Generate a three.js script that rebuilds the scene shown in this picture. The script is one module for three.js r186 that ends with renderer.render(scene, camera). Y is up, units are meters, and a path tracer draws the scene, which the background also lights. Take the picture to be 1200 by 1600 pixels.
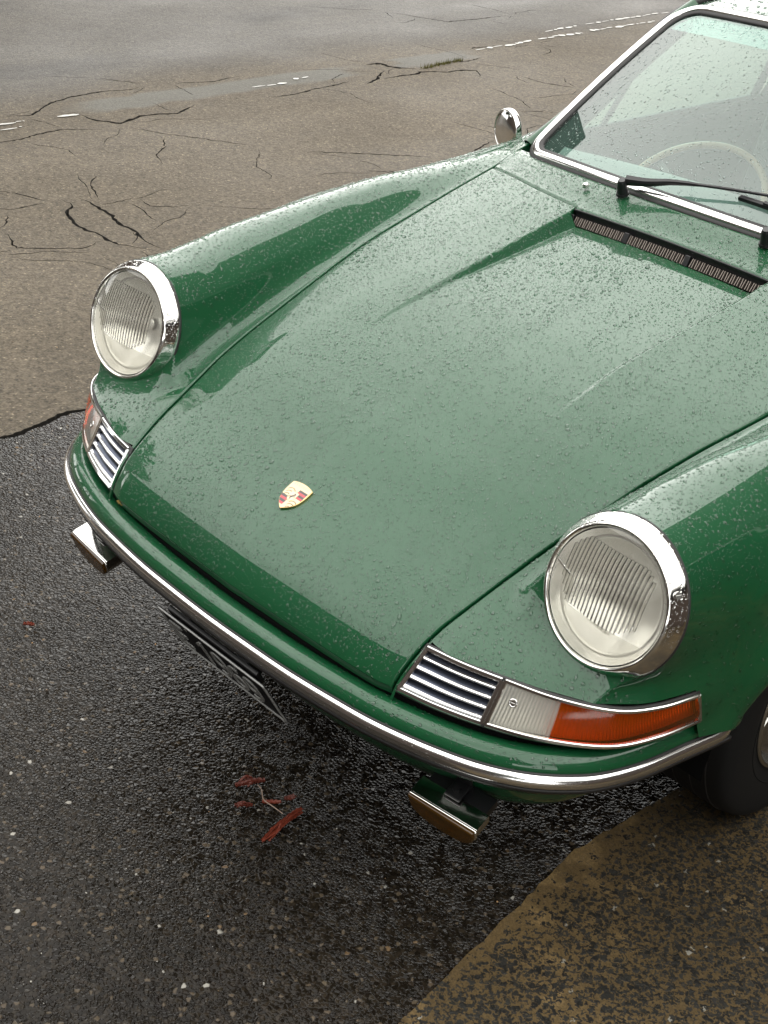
import * as THREE from 'three';
import { mergeGeometries, mergeVertices } from 'three/addons/utils/BufferGeometryUtils.js';
import { RoundedBoxGeometry } from 'three/addons/geometries/RoundedBoxGeometry.js';
import { TextGeometry } from 'three/addons/geometries/TextGeometry.js';
import { MeshSurfaceSampler } from "three/addons/math/MeshSurfaceSampler.js";
import { FontLoader } from 'three/addons/loaders/FontLoader.js';

// ------------------------------------------------------------------ camera, sky, sun, exposure
const scene = new THREE.Scene();
const camera = new THREE.PerspectiveCamera(42.0925, 3 / 4, 0.05, 600);
camera.position.set(1.463, 1.8, 2.079);
camera.rotation.set(-0.53721, 0.73481, 0.10594, 'YXZ');
const renderer = new THREE.WebGLRenderer({ antialias: true });
renderer.toneMapping = THREE.LinearToneMapping;
renderer.toneMappingExposure = 1.12;
renderer.shadowMap.enabled = true;

function mulberry(a) { return () => { a |= 0; a = (a + 0x6d2b79f5) | 0; let t = Math.imul(a ^ (a >>> 15), 1 | a); t = (t + Math.imul(t ^ (t >>> 7), 61 | t)) ^ t; return ((t ^ (t >>> 14)) >>> 0) / 4294967296; }; }
const V3 = (x, y, z) => new THREE.Vector3(x, y, z);
const { clamp, lerp, smoothstep } = THREE.MathUtils;
function hash2(x, y, s) { let h = Math.imul(x, 374761393) ^ Math.imul(y, 668265263) ^ Math.imul(s, 1274126177); h = Math.imul(h ^ (h >>> 13), 1274126177); return ((h ^ (h >>> 16)) >>> 0) / 4294967296; }
function vnoise(x, y, s = 1) {
  const xi = Math.floor(x), yi = Math.floor(y), fx = x - xi, fy = y - yi, u = fx * fx * (3 - 2 * fx), v = fy * fy * (3 - 2 * fy);
  return lerp(lerp(hash2(xi, yi, s), hash2(xi + 1, yi, s), u), lerp(hash2(xi, yi + 1, s), hash2(xi + 1, yi + 1, s), u), v);
}
function fbm(x, y, s, n) { let a = 0.5, r = 0, t = 0; for (let i = 0; i < n; i++) { r += a * vnoise(x, y, s + i); t += a; a *= 0.5; x = x * 2.03 + 7.1; y = y * 2.03 + 3.7; } return r / t; }

const SKY_LEVEL = 3.2;
{ // rain sky: an even cloud cover, thinner and brighter low down, with soft billows
  const W = 1024, H = 512, d = new Float32Array(W * H * 4);
  for (let j = 0; j < H; j++) {
    const el = ((j + 0.5) / H - 0.5) * Math.PI, se = Math.sin(el);
    for (let i = 0; i < W; i++) {
      const az = ((i + 0.5) / W - 0.5) * 2 * Math.PI, k = 1 / (0.35 + Math.max(0, se)), x = Math.cos(az) * Math.cos(el) * k, z = Math.sin(az) * Math.cos(el) * k;
      const c = 0.60 + 0.80 * fbm(x * 1.6 + 20, z * 1.6 + 31, 5, 4);
      const L = SKY_LEVEL * (se > 0 ? (1.02 - 0.18 * se) * c : 0.3), o = (j * W + i) * 4;
      d[o] = L * 1.0; d[o + 1] = L * 0.995; d[o + 2] = L * 0.965; d[o + 3] = 1;
    }
  }
  const t = new THREE.DataTexture(d, W, H, THREE.RGBAFormat, THREE.FloatType);
  t.mapping = THREE.EquirectangularReflectionMapping; t.magFilter = THREE.LinearFilter; t.minFilter = THREE.LinearFilter; t.needsUpdate = true;
  scene.background = t; scene.environment = t;
}
const sun = new THREE.DirectionalLight(0xfff4e6, 0.6);
sun.name = 'sun'; sun.position.set(-9, 16, -6); sun.castShadow = true; sun.shadow.radius = 290;
Object.assign(sun.shadow.camera, { left: -14, right: 14, top: 14, bottom: -14, near: 1, far: 60 }); sun.shadow.mapSize.set(2048, 2048);
scene.add(sun);

// ------------------------------------------------------------------ helpers
function mesh(name, geo, mat, parent = scene) {
  const m = new THREE.Mesh(geo, mat); m.name = name; m.castShadow = m.receiveShadow = true; parent.add(m); return m;
}
function tag(o, label, category, group) { Object.assign(o.userData, { label, category }); if (group) o.userData.group = group; return o; }
function struct(o) { o.userData.kind = 'structure'; return o; }
function stuff(o) { o.userData.kind = 'stuff'; return o; }
function thing(name, label, category, pos = [0, 0, 0], group) { const g = new THREE.Group(); g.name = name; g.position.set(...pos); scene.add(g); return tag(g, label, category, group); }
function part(name, parent) { const g = new THREE.Group(); g.name = name; parent.add(g); return g; }
function interp(xs, ys) { // monotone cubic through the points
  const n = xs.length, d = [], m = [];
  for (let i = 0; i < n - 1; i++) d.push((ys[i + 1] - ys[i]) / (xs[i + 1] - xs[i]));
  m[0] = d[0]; m[n - 1] = d[n - 2];
  for (let i = 1; i < n - 1; i++) m[i] = d[i - 1] * d[i] <= 0 ? 0 : 2 * d[i - 1] * d[i] / (d[i - 1] + d[i]);
  return (x) => {
    if (x <= xs[0]) return ys[0] + m[0] * (x - xs[0]);
    if (x >= xs[n - 1]) return ys[n - 1] + m[n - 1] * (x - xs[n - 1]);
    let i = 0; while (x > xs[i + 1]) i++;
    const h = xs[i + 1] - xs[i], t = (x - xs[i]) / h, t2 = t * t, t3 = t2 * t;
    return ys[i] * (2 * t3 - 3 * t2 + 1) + m[i] * h * (t3 - 2 * t2 + t) + ys[i + 1] * (3 * t2 - 2 * t3) + m[i + 1] * h * (t3 - t2);
  };
}
function grid(nu, nv, fn, { closeU = false, flip = false, uvScale = 1 } = {}) { // fn(i/(nu), j/(nv)) -> [x, y, z] or Vector3
  const pos = [], uv = [], idx = [], cu = closeU ? nu : nu + 1;
  for (let j = 0; j <= nv; j++) for (let i = 0; i < cu; i++) { const p = fn(i / nu, j / nv, i, j); pos.push(...(p.isVector3 ? [p.x, p.y, p.z] : p)); uv.push(i / nu * uvScale, j / nv * uvScale); }
  for (let j = 0; j < nv; j++) for (let i = 0; i < nu; i++) {
    const a = j * cu + i, b = j * cu + (i + 1) % cu, c = a + cu, e = b + cu;
    flip ? idx.push(a, c, b, b, c, e) : idx.push(a, b, c, b, e, c);
  }
  return geo(pos, idx, uv);
}
function geo(pos, idx, uv) {
  const g = new THREE.BufferGeometry(); g.setAttribute('position', new THREE.Float32BufferAttribute(pos, 3));
  g.setAttribute('uv', new THREE.Float32BufferAttribute(uv ?? new Array(pos.length / 3 * 2).fill(0), 2)); g.setIndex(idx); g.computeVertexNormals(); return g;
}
function mirror(g) { // the same piece on the other side of the car
  const m = g.clone(), p = m.attributes.position, n = m.attributes.normal;
  for (let i = 0; i < p.count; i++) { p.setX(i, -p.getX(i)); if (n) n.setX(i, -n.getX(i)); }
  if (!m.index) m.setIndex([...Array(p.count).keys()]);
  const a = m.index.array; for (let i = 0; i < a.length; i += 3) { const t = a[i + 1]; a[i + 1] = a[i + 2]; a[i + 2] = t; }
  return m;
}
const sided = (g, s) => (s > 0 ? g : mirror(g));
function sweep(path, outs, ups, profile, { closed = false, closedProfile = true, caps = true } = {}) { // profile points [along out, along up]
  const pos = [], idx = [], np = profile.length, n = path.length;
  for (let i = 0; i < n; i++) for (const [o, u] of (typeof profile[0] === 'function' ? [] : profile)) { const p = path[i], a = outs[i], b = ups[i]; pos.push(p.x + a.x * o + b.x * u, p.y + a.y * o + b.y * u, p.z + a.z * o + b.z * u); }
  const rows = closed ? n : n - 1, cols = closedProfile ? np : np - 1;
  for (let i = 0; i < rows; i++) for (let k = 0; k < cols; k++) { const a = i * np + k, b = i * np + (k + 1) % np, c = ((i + 1) % n) * np + k, e = ((i + 1) % n) * np + (k + 1) % np; idx.push(a, b, c, b, e, c); }
  if (!closed && closedProfile && caps) for (const [row, f] of [[0, 1], [n - 1, 0]]) for (let k = 1; k < np - 1; k++) { const a = row * np, b = a + k, c = a + k + 1; f ? idx.push(a, c, b) : idx.push(a, b, c); }
  return geo(pos, idx);
}
const crease = (g, deg = 35) => { // sharp edges where faces meet at more than deg
  const c = g.index ? g.toNonIndexed() : g.clone(); const p = c.attributes.position, k = Math.cos(deg * Math.PI / 180), fn = [], map = new Map(), A = V3(), B = V3(), C = V3();
  for (let i = 0; i < p.count; i += 3) { A.fromBufferAttribute(p, i); B.fromBufferAttribute(p, i + 1); C.fromBufferAttribute(p, i + 2); fn.push(B.sub(A).cross(C.sub(A)).clone()); }
  const key = (i) => `${Math.round(p.getX(i) * 2e4)},${Math.round(p.getY(i) * 2e4)},${Math.round(p.getZ(i) * 2e4)}`;
  for (let i = 0; i < p.count; i++) { const q = key(i); if (!map.has(q)) map.set(q, []); map.get(q).push((i / 3) | 0); }
  const nn = new Float32Array(p.count * 3), un = fn.map((v) => v.clone().normalize()), s = V3();
  for (let i = 0; i < p.count; i++) { const f = (i / 3) | 0; s.set(0, 0, 0); for (const o of map.get(key(i))) if (un[o].dot(un[f]) > k) s.add(fn[o]); s.normalize(); nn.set([s.x, s.y, s.z], i * 3); }
  c.setAttribute('normal', new THREE.BufferAttribute(nn, 3)); return c;
};
function box(w, h, d, r = 0.002) { return new RoundedBoxGeometry(w, h, d, 2, Math.min(r, w / 2.01, h / 2.01, d / 2.01)); }
function at(g, x, y, z, rx = 0, ry = 0, rz = 0) { return g.applyMatrix4(new THREE.Matrix4().compose(V3(x, y, z), new THREE.Quaternion().setFromEuler(new THREE.Euler(rx, ry, rz, 'YXZ')), V3(1, 1, 1))); }
function tube(points, r, seg = 40, rad = 10, closed = false) { return new THREE.TubeGeometry(new THREE.CatmullRomCurve3(points.map((p) => (p.isVector3 ? p : V3(...p))), closed), seg, r, rad, closed); }
function join(list) { return mergeGeometries(list.map((g) => { const n = g.index ? g.toNonIndexed() : g.clone(); for (const k of Object.keys(n.attributes)) if (!['position', 'normal', 'uv'].includes(k)) n.deleteAttribute(k); if (!n.attributes.uv) n.setAttribute('uv', new THREE.Float32BufferAttribute(new Array(n.attributes.position.count * 2).fill(0), 2)); return n; })); }
const phys = (o) => new THREE.MeshPhysicalMaterial(o), lin = (r, g, b) => new THREE.Color().setRGB(r, g, b);
function dataTex(w, h, fill, { srgb = true, repeat } = {}) {
  const d = new Uint8Array(w * h * 4); fill(d);
  const t = new THREE.DataTexture(d, w, h); t.magFilter = THREE.LinearFilter; t.minFilter = THREE.LinearMipmapLinearFilter; t.generateMipmaps = true; t.wrapS = t.wrapT = THREE.RepeatWrapping;
  if (srgb) t.colorSpace = THREE.SRGBColorSpace; if (repeat) t.repeat.set(repeat, repeat); t.needsUpdate = true; return t;
}
const toS = (v) => { v = clamp(v, 0, 1); return 255 * (v <= 0.0031308 ? v * 12.92 : 1.055 * Math.pow(v, 1 / 2.4) - 0.055); };
// ------------------------------------------------------------------ ground: textures
// stones in a binder: F1, F2 distances of a tiling Voronoi pattern and the id of each stone
function stones(N, cells, seed, jitter = 0.95) {
  const f1 = new Float32Array(N * N), edge = new Float32Array(N * N), id = new Uint32Array(N * N), tilt = new Float32Array(N * N), cs = N / cells, px = new Float32Array(cells * cells), py = new Float32Array(cells * cells), sz = new Float32Array(cells * cells), rnd = mulberry(seed);
  for (let i = 0; i < cells * cells; i++) { px[i] = 0.5 + (rnd() - 0.5) * jitter; py[i] = 0.5 + (rnd() - 0.5) * jitter; sz[i] = 0.75 + rnd() * 0.5; }
  for (let y = 0; y < N; y++) for (let x = 0; x < N; x++) {
    const u = x / cs, v = y / cs, cx = Math.floor(u), cy = Math.floor(v); let a = 9, b = 9, who = 0, tl = 0;
    for (let j = -1; j <= 1; j++) for (let i = -1; i <= 1; i++) {
      const gx = cx + i, gy = cy + j, k = ((gy + cells) % cells) * cells + ((gx + cells) % cells), dx = gx + px[k] - u, dy = gy + py[k] - v, d = Math.sqrt(dx * dx + dy * dy) / sz[k];
      if (d < a) { b = a; a = d; who = k; tl = dx * (hash2(k, 1, 77) - 0.5) + dy * (hash2(k, 2, 78) - 0.5); } else if (d < b) b = d;
    }
    const o = y * N + x; f1[o] = a; edge[o] = b - a; id[o] = who; tilt[o] = tl;
  }
  return { f1, edge, id, tilt };
}
const NT = 2048, VERGE_M = 2.4, CONC_M = 2.0, ROAD_M = 9.6;
const agg = stones(NT, 330, 11), aggC = stones(NT, 262, 23, 1.25);
const aggThr = (id) => 0.28 + 0.36 * hash2(id, 4, 6);
const aggBump = dataTex(NT, NT, (d) => { for (let i = 0; i < NT * NT; i++) { const x = i % NT, y = (i / NT) | 0, id = agg.id[i], open = smoothstep(vnoise(x / 11, y / 11, 9) * 0.6 + vnoise(x / 37, y / 37, 12) * 0.4, 0.40, 0.66), gap = 1 - smoothstep(agg.edge[i], 0.02, 0.40), proud = hash2(id, 3, 7), top = (proud - 0.5) * 0.30 + 0.75 * agg.tilt[i] * (0.4 + proud); d[i * 4] = d[i * 4 + 1] = d[i * 4 + 2] = 255 * clamp(0.60 + top - gap * (0.06 + 0.60 * open * (0.3 + 0.7 * hash2(id, 6, 3))) + 0.10 * (vnoise(x / 2.6, y / 2.6, 8) - 0.5), 0, 1); d[i * 4 + 3] = 255; } }, { srgb: false });
const vergeMap = dataTex(NT, NT, (d) => {
  for (let i = 0; i < NT * NT; i++) {
    const x = i % NT, y = (i / NT) | 0, id = agg.id[i], h = hash2(id, 1, 2), h2 = hash2(id, 5, 4), gap = smoothstep(agg.edge[i], 0.02, 0.2), big = fbm(x / 260, y / 260, 31, 4);
    let v = 0.006 + 0.014 * h * h, r = 1.25, g = 0.97, b = 0.66;
    if (h2 > 0.9975) { v = 0.26; r = 1.05; g = 1.0; b = 0.88; } else if (h2 > 0.9965) { v = 0.09; r = 1.35; g = 0.9; b = 0.5; } else if (h2 > 0.965) v = 0.06;
    v = lerp(0.008, v, gap * 0.75 + 0.25) * (0.72 + 0.56 * big);
    d[i * 4] = toS(v * r); d[i * 4 + 1] = toS(v * g); d[i * 4 + 2] = toS(v * b); d[i * 4 + 3] = 255;
  }
});
const roadMap = dataTex(NT, NT, (d) => { // 9.6 m square of old worn road surface, x from -11 m, z from -8 m
  const rnd = mulberry(77);
  for (let i = 0; i < NT * NT; i++) {
    const x = i % NT, y = (i / NT) | 0, mx = x / NT * ROAD_M - 11.0, mz = 1.6 - y / NT * ROAD_M;
    const big = fbm(mx * 0.9 + 40, mz * 0.45 + 9, 51, 4), mid = fbm(mx * 5, mz * 5, 61, 3), fine = rnd(), f2 = vnoise(x / 2.3, y / 2.3, 71);
    let v = 0.080 * (0.80 + 0.34 * big) * (0.88 + 0.24 * mid) * (0.42 + 0.75 * fine * fine + 0.55 * f2);
    if (fine > 0.992) v *= 2.2; else if (fine < 0.02) v *= 0.4;
    let r = 1.20, g = 0.98, b = 0.70;
    const lane = smoothstep(-mx + (fbm(mz * 0.8, 3.3, 81, 3) - 0.5) * 0.7, 4.4, 4.9); // smoother, greyer running lane beyond the painted line
    r = lerp(r, 1.12, lane); b = lerp(b, 0.80, lane); v *= lerp(1, 0.80, lane);
    const st = smoothstep(fbm(mx * 1.6 + 3, mz * 0.5, 91, 4), 0.56, 0.70); v *= 1 - 0.30 * st * lane;
    const pe = (fbm(mx * 9, mz * 7, 95, 3) - 0.5) * 0.10, strip = (1 - smoothstep(Math.abs(mx + 4.19 - 0.02 * mz + pe * 0.6), 0.08, 0.13)) * (smoothstep(-mz + pe * 3, 1.55, 1.8) * (1 - smoothstep(-mz + pe * 3, 3.4, 3.7)) + smoothstep(-mz + pe * 3, 3.9, 4.0) * (1 - smoothstep(-mz + pe * 3, 4.5, 4.75)));
    v = lerp(v, 0.112 * (0.85 + 0.25 * fine), strip * 0.7); r = lerp(r, 1.06, strip); g = lerp(g, 1.0, strip); b = lerp(b, 0.86, strip);
    d[i * 4] = toS(v * r); d[i * 4 + 1] = toS(v * g); d[i * 4 + 2] = toS(v * b); d[i * 4 + 3] = 255;
  }
});
const wetMap = dataTex(512, 512, (d) => { for (let i = 0; i < 512 * 512; i++) { const x = i % 512, y = (i / 512) | 0, w = fbm(x / 46, y / 46, 17, 5); d[i * 4] = d[i * 4 + 1] = d[i * 4 + 2] = 255 * clamp(0.80 - 0.22 * smoothstep(w, 0.35, 0.72), 0.3, 1); d[i * 4 + 3] = 255; } }, { srgb: false });
const warpC = (i) => { const x = i % NT, y = (i / NT) | 0, wx = Math.round(x + 9 * (vnoise(x / 6, y / 6, 71) - 0.5) + 5 * (vnoise(x / 2.6, y / 2.6, 73) - 0.5)), wy = Math.round(y + 9 * (vnoise(x / 6 + 9, y / 6 + 5, 72) - 0.5) + 5 * (vnoise(x / 2.6 + 3, y / 2.6, 74) - 0.5)); return ((wy + NT) % NT) * NT + ((wx + NT) % NT); };
const concBump = dataTex(NT, NT, (d) => { for (let i = 0; i < NT * NT; i++) { const k = warpC(i), big = hash2(aggC.id[k], 2, 5), st = big > 0.30 ? clamp((aggThr(aggC.id[k]) + 0.04 - aggC.f1[k]) * 4, 0, 1) : 0, x = i % NT, y = (i / NT) | 0; d[i * 4] = d[i * 4 + 1] = d[i * 4 + 2] = 255 * clamp(0.35 + 0.45 * st * hash2(aggC.id[k], 8, 1) + 0.18 * (vnoise(x / 3, y / 3, 4) - 0.5), 0, 1); d[i * 4 + 3] = 255; } }, { srgb: false });
const concMap = dataTex(NT, NT, (d) => { // worn concrete apron: tan paste with dark pebbles showing through
  for (let i = 0; i < NT * NT; i++) {
    const x = i % NT, y = (i / NT) | 0, mx = x / NT * CONC_M, my = y / NT * CONC_M, kw = warpC(i), id = aggC.id[kw], h = hash2(id, 2, 5), h2 = hash2(id, 9, 9), wear = fbm(mx * 3.1 + 5, my * 3.1 + 2, 41, 4), rim = smoothstep(mx, 0.005, 0.07 + 0.09 * fbm(my * 6, 1.5, 43, 3));
    const warp = 0.07 * (vnoise(x / 4, y / 4, 44) - 0.5), stone = smoothstep(aggThr(id) + warp - aggC.f1[kw], -0.05, 0.05) * (h > 1.02 - rim * (0.80 + 0.4 * (1 - wear)) ? 1 : 0);
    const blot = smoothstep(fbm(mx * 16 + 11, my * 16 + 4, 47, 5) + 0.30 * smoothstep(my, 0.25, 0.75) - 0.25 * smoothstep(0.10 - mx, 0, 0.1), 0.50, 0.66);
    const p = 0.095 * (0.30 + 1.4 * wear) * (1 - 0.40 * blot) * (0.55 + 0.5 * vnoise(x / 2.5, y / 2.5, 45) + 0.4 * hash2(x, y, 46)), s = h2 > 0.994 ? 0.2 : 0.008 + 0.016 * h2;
    d[i * 4] = toS(lerp(p * 1.42, s * 1.05, stone)); d[i * 4 + 1] = toS(lerp(p * 0.96, s, stone)); d[i * 4 + 2] = toS(lerp(p * 0.42, s * 0.85, stone)); d[i * 4 + 3] = 255;
  }
});
const M = {};
M.earth = phys({ color: lin(0.02, 0.017, 0.013), roughness: 0.95 });
aggBump.repeat.set(1, 1);
const roadBump = aggBump.clone(); roadBump.repeat.set(ROAD_M / 2.4, ROAD_M / 2.4); roadBump.needsUpdate = true;
M.verge = phys({ map: vergeMap, bumpMap: aggBump, bumpScale: 0.0055, roughness: 0.34, roughnessMap: wetMap, specularIntensity: 0.30 });
const roadWet = dataTex(512, 512, (d) => { for (let i = 0; i < 512 * 512; i++) { const mx = (i % 512) / 512 * ROAD_M - 11.0, mz = 1.6 - ((i / 512) | 0) / 512 * ROAD_M, lane = smoothstep(-mx + (fbm(mz * 0.8, 3.3, 81, 3) - 0.5) * 0.7, 4.5, 5.1), w = fbm(mx * 2.2, mz * 1.1, 83, 4); d[i * 4] = d[i * 4 + 1] = d[i * 4 + 2] = 255 * clamp(lerp(0.74, 0.58, lane) + (0.5 - w) * 0.22, 0.2, 1); d[i * 4 + 3] = 255; } }, { srgb: false });
M.road = phys({ map: roadMap, roughnessMap: roadWet, bumpMap: roadBump, bumpScale: 0.0032, roughness: 1, specularIntensity: 0.45 });
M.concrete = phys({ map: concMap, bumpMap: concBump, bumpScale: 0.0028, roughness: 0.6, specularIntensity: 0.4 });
M.farGround = phys({ color: lin(0.045, 0.05, 0.03), roughness: 0.9 });
M.roadPaint = phys({ color: lin(0.55, 0.54, 0.50), roughness: 0.5, bumpMap: roadBump, bumpScale: 0.002 });
M.patch = phys({ color: lin(0.13, 0.125, 0.112), roughness: 0.42, bumpMap: roadBump, bumpScale: 0.0016 });

// ------------------------------------------------------------------ ground: sheets
function sheet(name, shape, y, mat, uvFn, parent = scene) {
  const g = new THREE.ShapeGeometry(shape), p = g.attributes.position, uv = g.attributes.uv; // shape plane: (x, -z)
  for (let i = 0; i < p.count; i++) { const x = p.getX(i), z = -p.getY(i); uv.setXY(i, ...uvFn(x, z)); p.setXYZ(i, x, y, z); }
  g.computeVertexNormals(); return mesh(name, g, mat, parent);
}
const shp = (pts) => new THREE.Shape(pts.map(([x, z]) => new THREE.Vector2(x, -z)));
{ const g = new THREE.PlaneGeometry(600, 600).rotateX(-Math.PI / 2); g.translate(0, -0.03, 0); struct(mesh('ground', g, M.earth)); }
// the open joint between the old road and the dark verge, [x, z] from the front of the car towards its rear
const seamRnd = mulberry(5), seamPts = [];
{ const base = [[-1.46, 3.5], [-1.47, 1.5], [-1.465, 0.8], [-1.47, 0.51], [-1.48, 0.43], [-1.47, 0.4], [-1.47, 0.36], [-1.48, 0.32], [-1.48, 0.29], [-1.49, 0.26], [-1.5, 0.22], [-1.5, 0.19], [-1.49, 0.15], [-1.49, 0.08], [-1.5, -0.15], [-1.5, -1.5], [-1.5, -4], [-1.5, -14]];
  for (let i = 0; i < base.length - 1; i++) { const [a, b] = [base[i], base[i + 1]], L = Math.hypot(b[0] - a[0], b[1] - a[1]), n = Math.max(1, Math.min(40, Math.round(L / 0.012))); for (let k = 0; k < n; k++) seamPts.push([lerp(a[0], b[0], k / n) + (seamRnd() - 0.5) * 0.006, lerp(a[1], b[1], k / n)]); }
  seamPts.push(base.at(-1)); }
const seamW = (z) => 0.002 + 0.005 * smoothstep(z, 0.10, 0.22) * (1 - smoothstep(z, 0.45, 0.8)) + 0.006 * vnoise(z * 30, 2, 3) * smoothstep(z, 0.0, 0.2);
// cracks in the old road: plan polylines [x, z]
const cracks = [
  [[-3.33, -0.63], [-3.3, -0.67], [-3.26, -0.71], [-3.17, -0.74], [-3.11, -0.77]], [[-3.15, -0.52], [-3.12, -0.56], [-3.09, -0.6], [-3.09, -0.67], [-3.1, -0.75]],
  [[-3.11, -0.83], [-3.02, -0.83], [-2.95, -0.75], [-2.89, -0.73], [-2.8, -0.71], [-2.75, -0.71], [-2.69, -0.73], [-2.62, -0.72], [-2.56, -0.73], [-2.5, -0.77], [-2.44, -0.8]],
  [[-3.1, -0.89], [-3.04, -0.91], [-2.93, -0.9], [-2.84, -0.89], [-2.74, -0.86], [-2.68, -0.87], [-2.59, -0.85], [-2.51, -0.83], [-2.42, -0.85]],
  [[-3.0, -0.93], [-2.97, -0.95], [-2.97, -1.03], [-2.98, -1.11]], [[-2.88, -0.43], [-2.83, -0.43], [-2.75, -0.39], [-2.72, -0.39], [-2.66, -0.47], [-2.61, -0.56], [-2.59, -0.6], [-2.62, -0.67], [-2.62, -0.705]],
  [[-2.96, -1.11], [-2.86, -1.09], [-2.81, -1.17], [-2.79, -1.25]], [[-3.02, -0.5], [-3.04, -0.54], [-2.96, -0.49], [-2.92, -0.44]], [[-2.69, -0.3], [-2.66, -0.36], [-2.63, -0.47], [-2.53, -0.6]],
  [[-3.87, -0.91], [-3.89, -1.02], [-3.9, -1.14], [-3.94, -1.28], [-3.95, -1.39], [-3.86, -1.57]],
  [[-4.26, -1.18], [-4.25, -1.24], [-4.22, -1.39], [-4.37, -1.6], [-4.42, -1.74], [-4.45, -1.95], [-4.42, -2.12], [-4.46, -2.24]], [[-4.48, -2.25], [-4.54, -2.21], [-4.69, -2.09]],
  [[-4.18, -1.6], [-4.02, -1.61], [-3.92, -1.69], [-3.98, -1.86], [-3.97, -1.98], [-3.94, -2.05], [-4.04, -2.25]], [[-3.87, -1.68], [-3.69, -1.77], [-3.52, -1.9], [-3.32, -2.04]], [[-4.44, -2.39], [-4.38, -2.63], [-4.42, -2.84]],
  [[-3.99, -2.66], [-3.98, -2.87], [-4.02, -3.06], [-4.04, -3.24], [-4.08, -3.42]], [[-3.97, -3.4], [-4.04, -3.55], [-4.11, -3.65], [-4.17, -3.74]],
  [[-4.33, -3.74], [-4.33, -3.8], [-4.31, -3.86], [-4.24, -3.85], [-4.19, -3.89], [-4.15, -3.94], [-4.12, -3.98]], [[-4.11, -4.01], [-4.12, -4.08], [-4.14, -4.15], [-4.16, -4.25], [-4.17, -4.32], [-4.14, -4.43], [-4.15, -4.51], [-4.17, -4.61]],
  [[-4.03, -3.58], [-4.03, -3.66], [-4.04, -3.76], [-4.03, -3.86], [-4.06, -3.94], [-4.02, -4.05], [-3.98, -4.1], [-3.99, -4.16], [-3.98, -4.25], [-3.94, -4.31], [-3.85, -4.25], [-3.81, -4.19]],
  [[-4.37, -4.72], [-4.39, -4.8], [-4.38, -4.86], [-4.38, -5.0]], [[-5.49, -5.05], [-5.26, -5.14], [-5.05, -5.25], [-5.04, -5.58], [-5.05, -5.95]], [[-3.19, -3.79], [-3.12, -3.9], [-3.08, -4.04]], [[-2.81, -3.41], [-2.82, -3.61]],
  [[-2.74, -2.91], [-2.79, -3.06], [-2.85, -3.23]], [[-3.74, -4.48], [-3.54, -4.48], [-3.36, -4.58]], [[-4.28, -5.31], [-4.16, -5.41]], [[-2.78, -2.25], [-2.73, -2.31], [-2.69, -2.39]], [[-3.16, -2.17], [-3.0, -2.41], [-2.79, -2.7]],
];
const crackWide = [0.003, 0.003, 0.0055, 0.0055, 0.002, 0.004, 0.002, 0.002, 0.002, 0.004, 0.0055, 0.003, 0.008, 0.003, 0.004, 0.005, 0.007, 0.012, 0.008, 0.007, 0.005, 0.005, 0.004, 0.004, 0.004, 0.003, 0.003, 0.004, 0.004];
function crackPoly(pts, w, seed) {
  const rnd = mulberry(seed), fine = [];
  for (let i = 0; i < pts.length - 1; i++) { const [a, b] = [pts[i], pts[i + 1]], L = Math.hypot(b[0] - a[0], b[1] - a[1]), n = Math.max(2, Math.round(L / 0.022)); for (let k = 0; k < n; k++) { const j = i + k ? 0.010 : 0; fine.push([lerp(a[0], b[0], k / n) + (rnd() - 0.5) * j, lerp(a[1], b[1], k / n) + (rnd() - 0.5) * j]); } }
  fine.push(pts.at(-1));
  const L = [], R = [], n = fine.length;
  for (let i = 0; i < n; i++) {
    const p = fine[Math.max(0, i - 1)], q = fine[Math.min(n - 1, i + 1)], d = Math.hypot(q[0] - p[0], q[1] - p[1]) || 1, nx = -(q[1] - p[1]) / d, nz = (q[0] - p[0]) / d, t = i / (n - 1), k = w * Math.min(1, 4 * t, 4 * (1 - t)) * (0.45 + 0.9 * rnd());
    if (i === 0 || i === n - 1) { L.push(fine[i]); continue; }
    L.push([fine[i][0] + nx * k, fine[i][1] + nz * k]); R.push([fine[i][0] - nx * k, fine[i][1] - nz * k]);
  }
  return [...L, ...R.reverse()];
}
const cross2 = (a, b, c) => (b[0] - a[0]) * (c[1] - a[1]) - (b[1] - a[1]) * (c[0] - a[0]);
const hits = (a, b, c, d) => cross2(a, b, c) * cross2(a, b, d) < 0 && cross2(c, d, a) * cross2(c, d, b) < 0;
const selfHit = (P) => { for (let i = 0; i < P.length; i++) for (let j = i + 2; j < P.length; j++) { if (i === 0 && j === P.length - 1) continue; if (hits(P[i], P[(i + 1) % P.length], P[j], P[(j + 1) % P.length])) return true; } return false; };
const polyHit = (P, Q) => { for (let i = 0; i < P.length; i++) for (let j = 0; j < Q.length; j++) if (hits(P[i], P[(i + 1) % P.length], Q[j], Q[(j + 1) % Q.length])) return true; return false; };
{ // hairline side branches grown from the main cracks
  const rnd = mulberry(404); const mains = cracks.slice();
  for (let k = 0; k < 110; k++) { const c = mains[(rnd() * mains.length) | 0], p = c[(rnd() * c.length) | 0]; let a = rnd() * 6.28, x = p[0] + Math.cos(a) * 0.03, z = p[1] + Math.sin(a) * 0.03; const pts = [[x, z]], n = 2 + ((rnd() * 4) | 0); for (let i = 0; i < n; i++) { a += (rnd() - 0.5) * 1.3; const l = 0.05 + rnd() * 0.09; x += Math.cos(a) * l; z += Math.sin(a) * l; pts.push([x, z]); } if (pts.every((q) => q[0] < -1.7)) { cracks.push(pts); crackWide[cracks.length - 1] = 0.0014 + 0.0012 * rnd(); } }
}
const holes = [];
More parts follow.
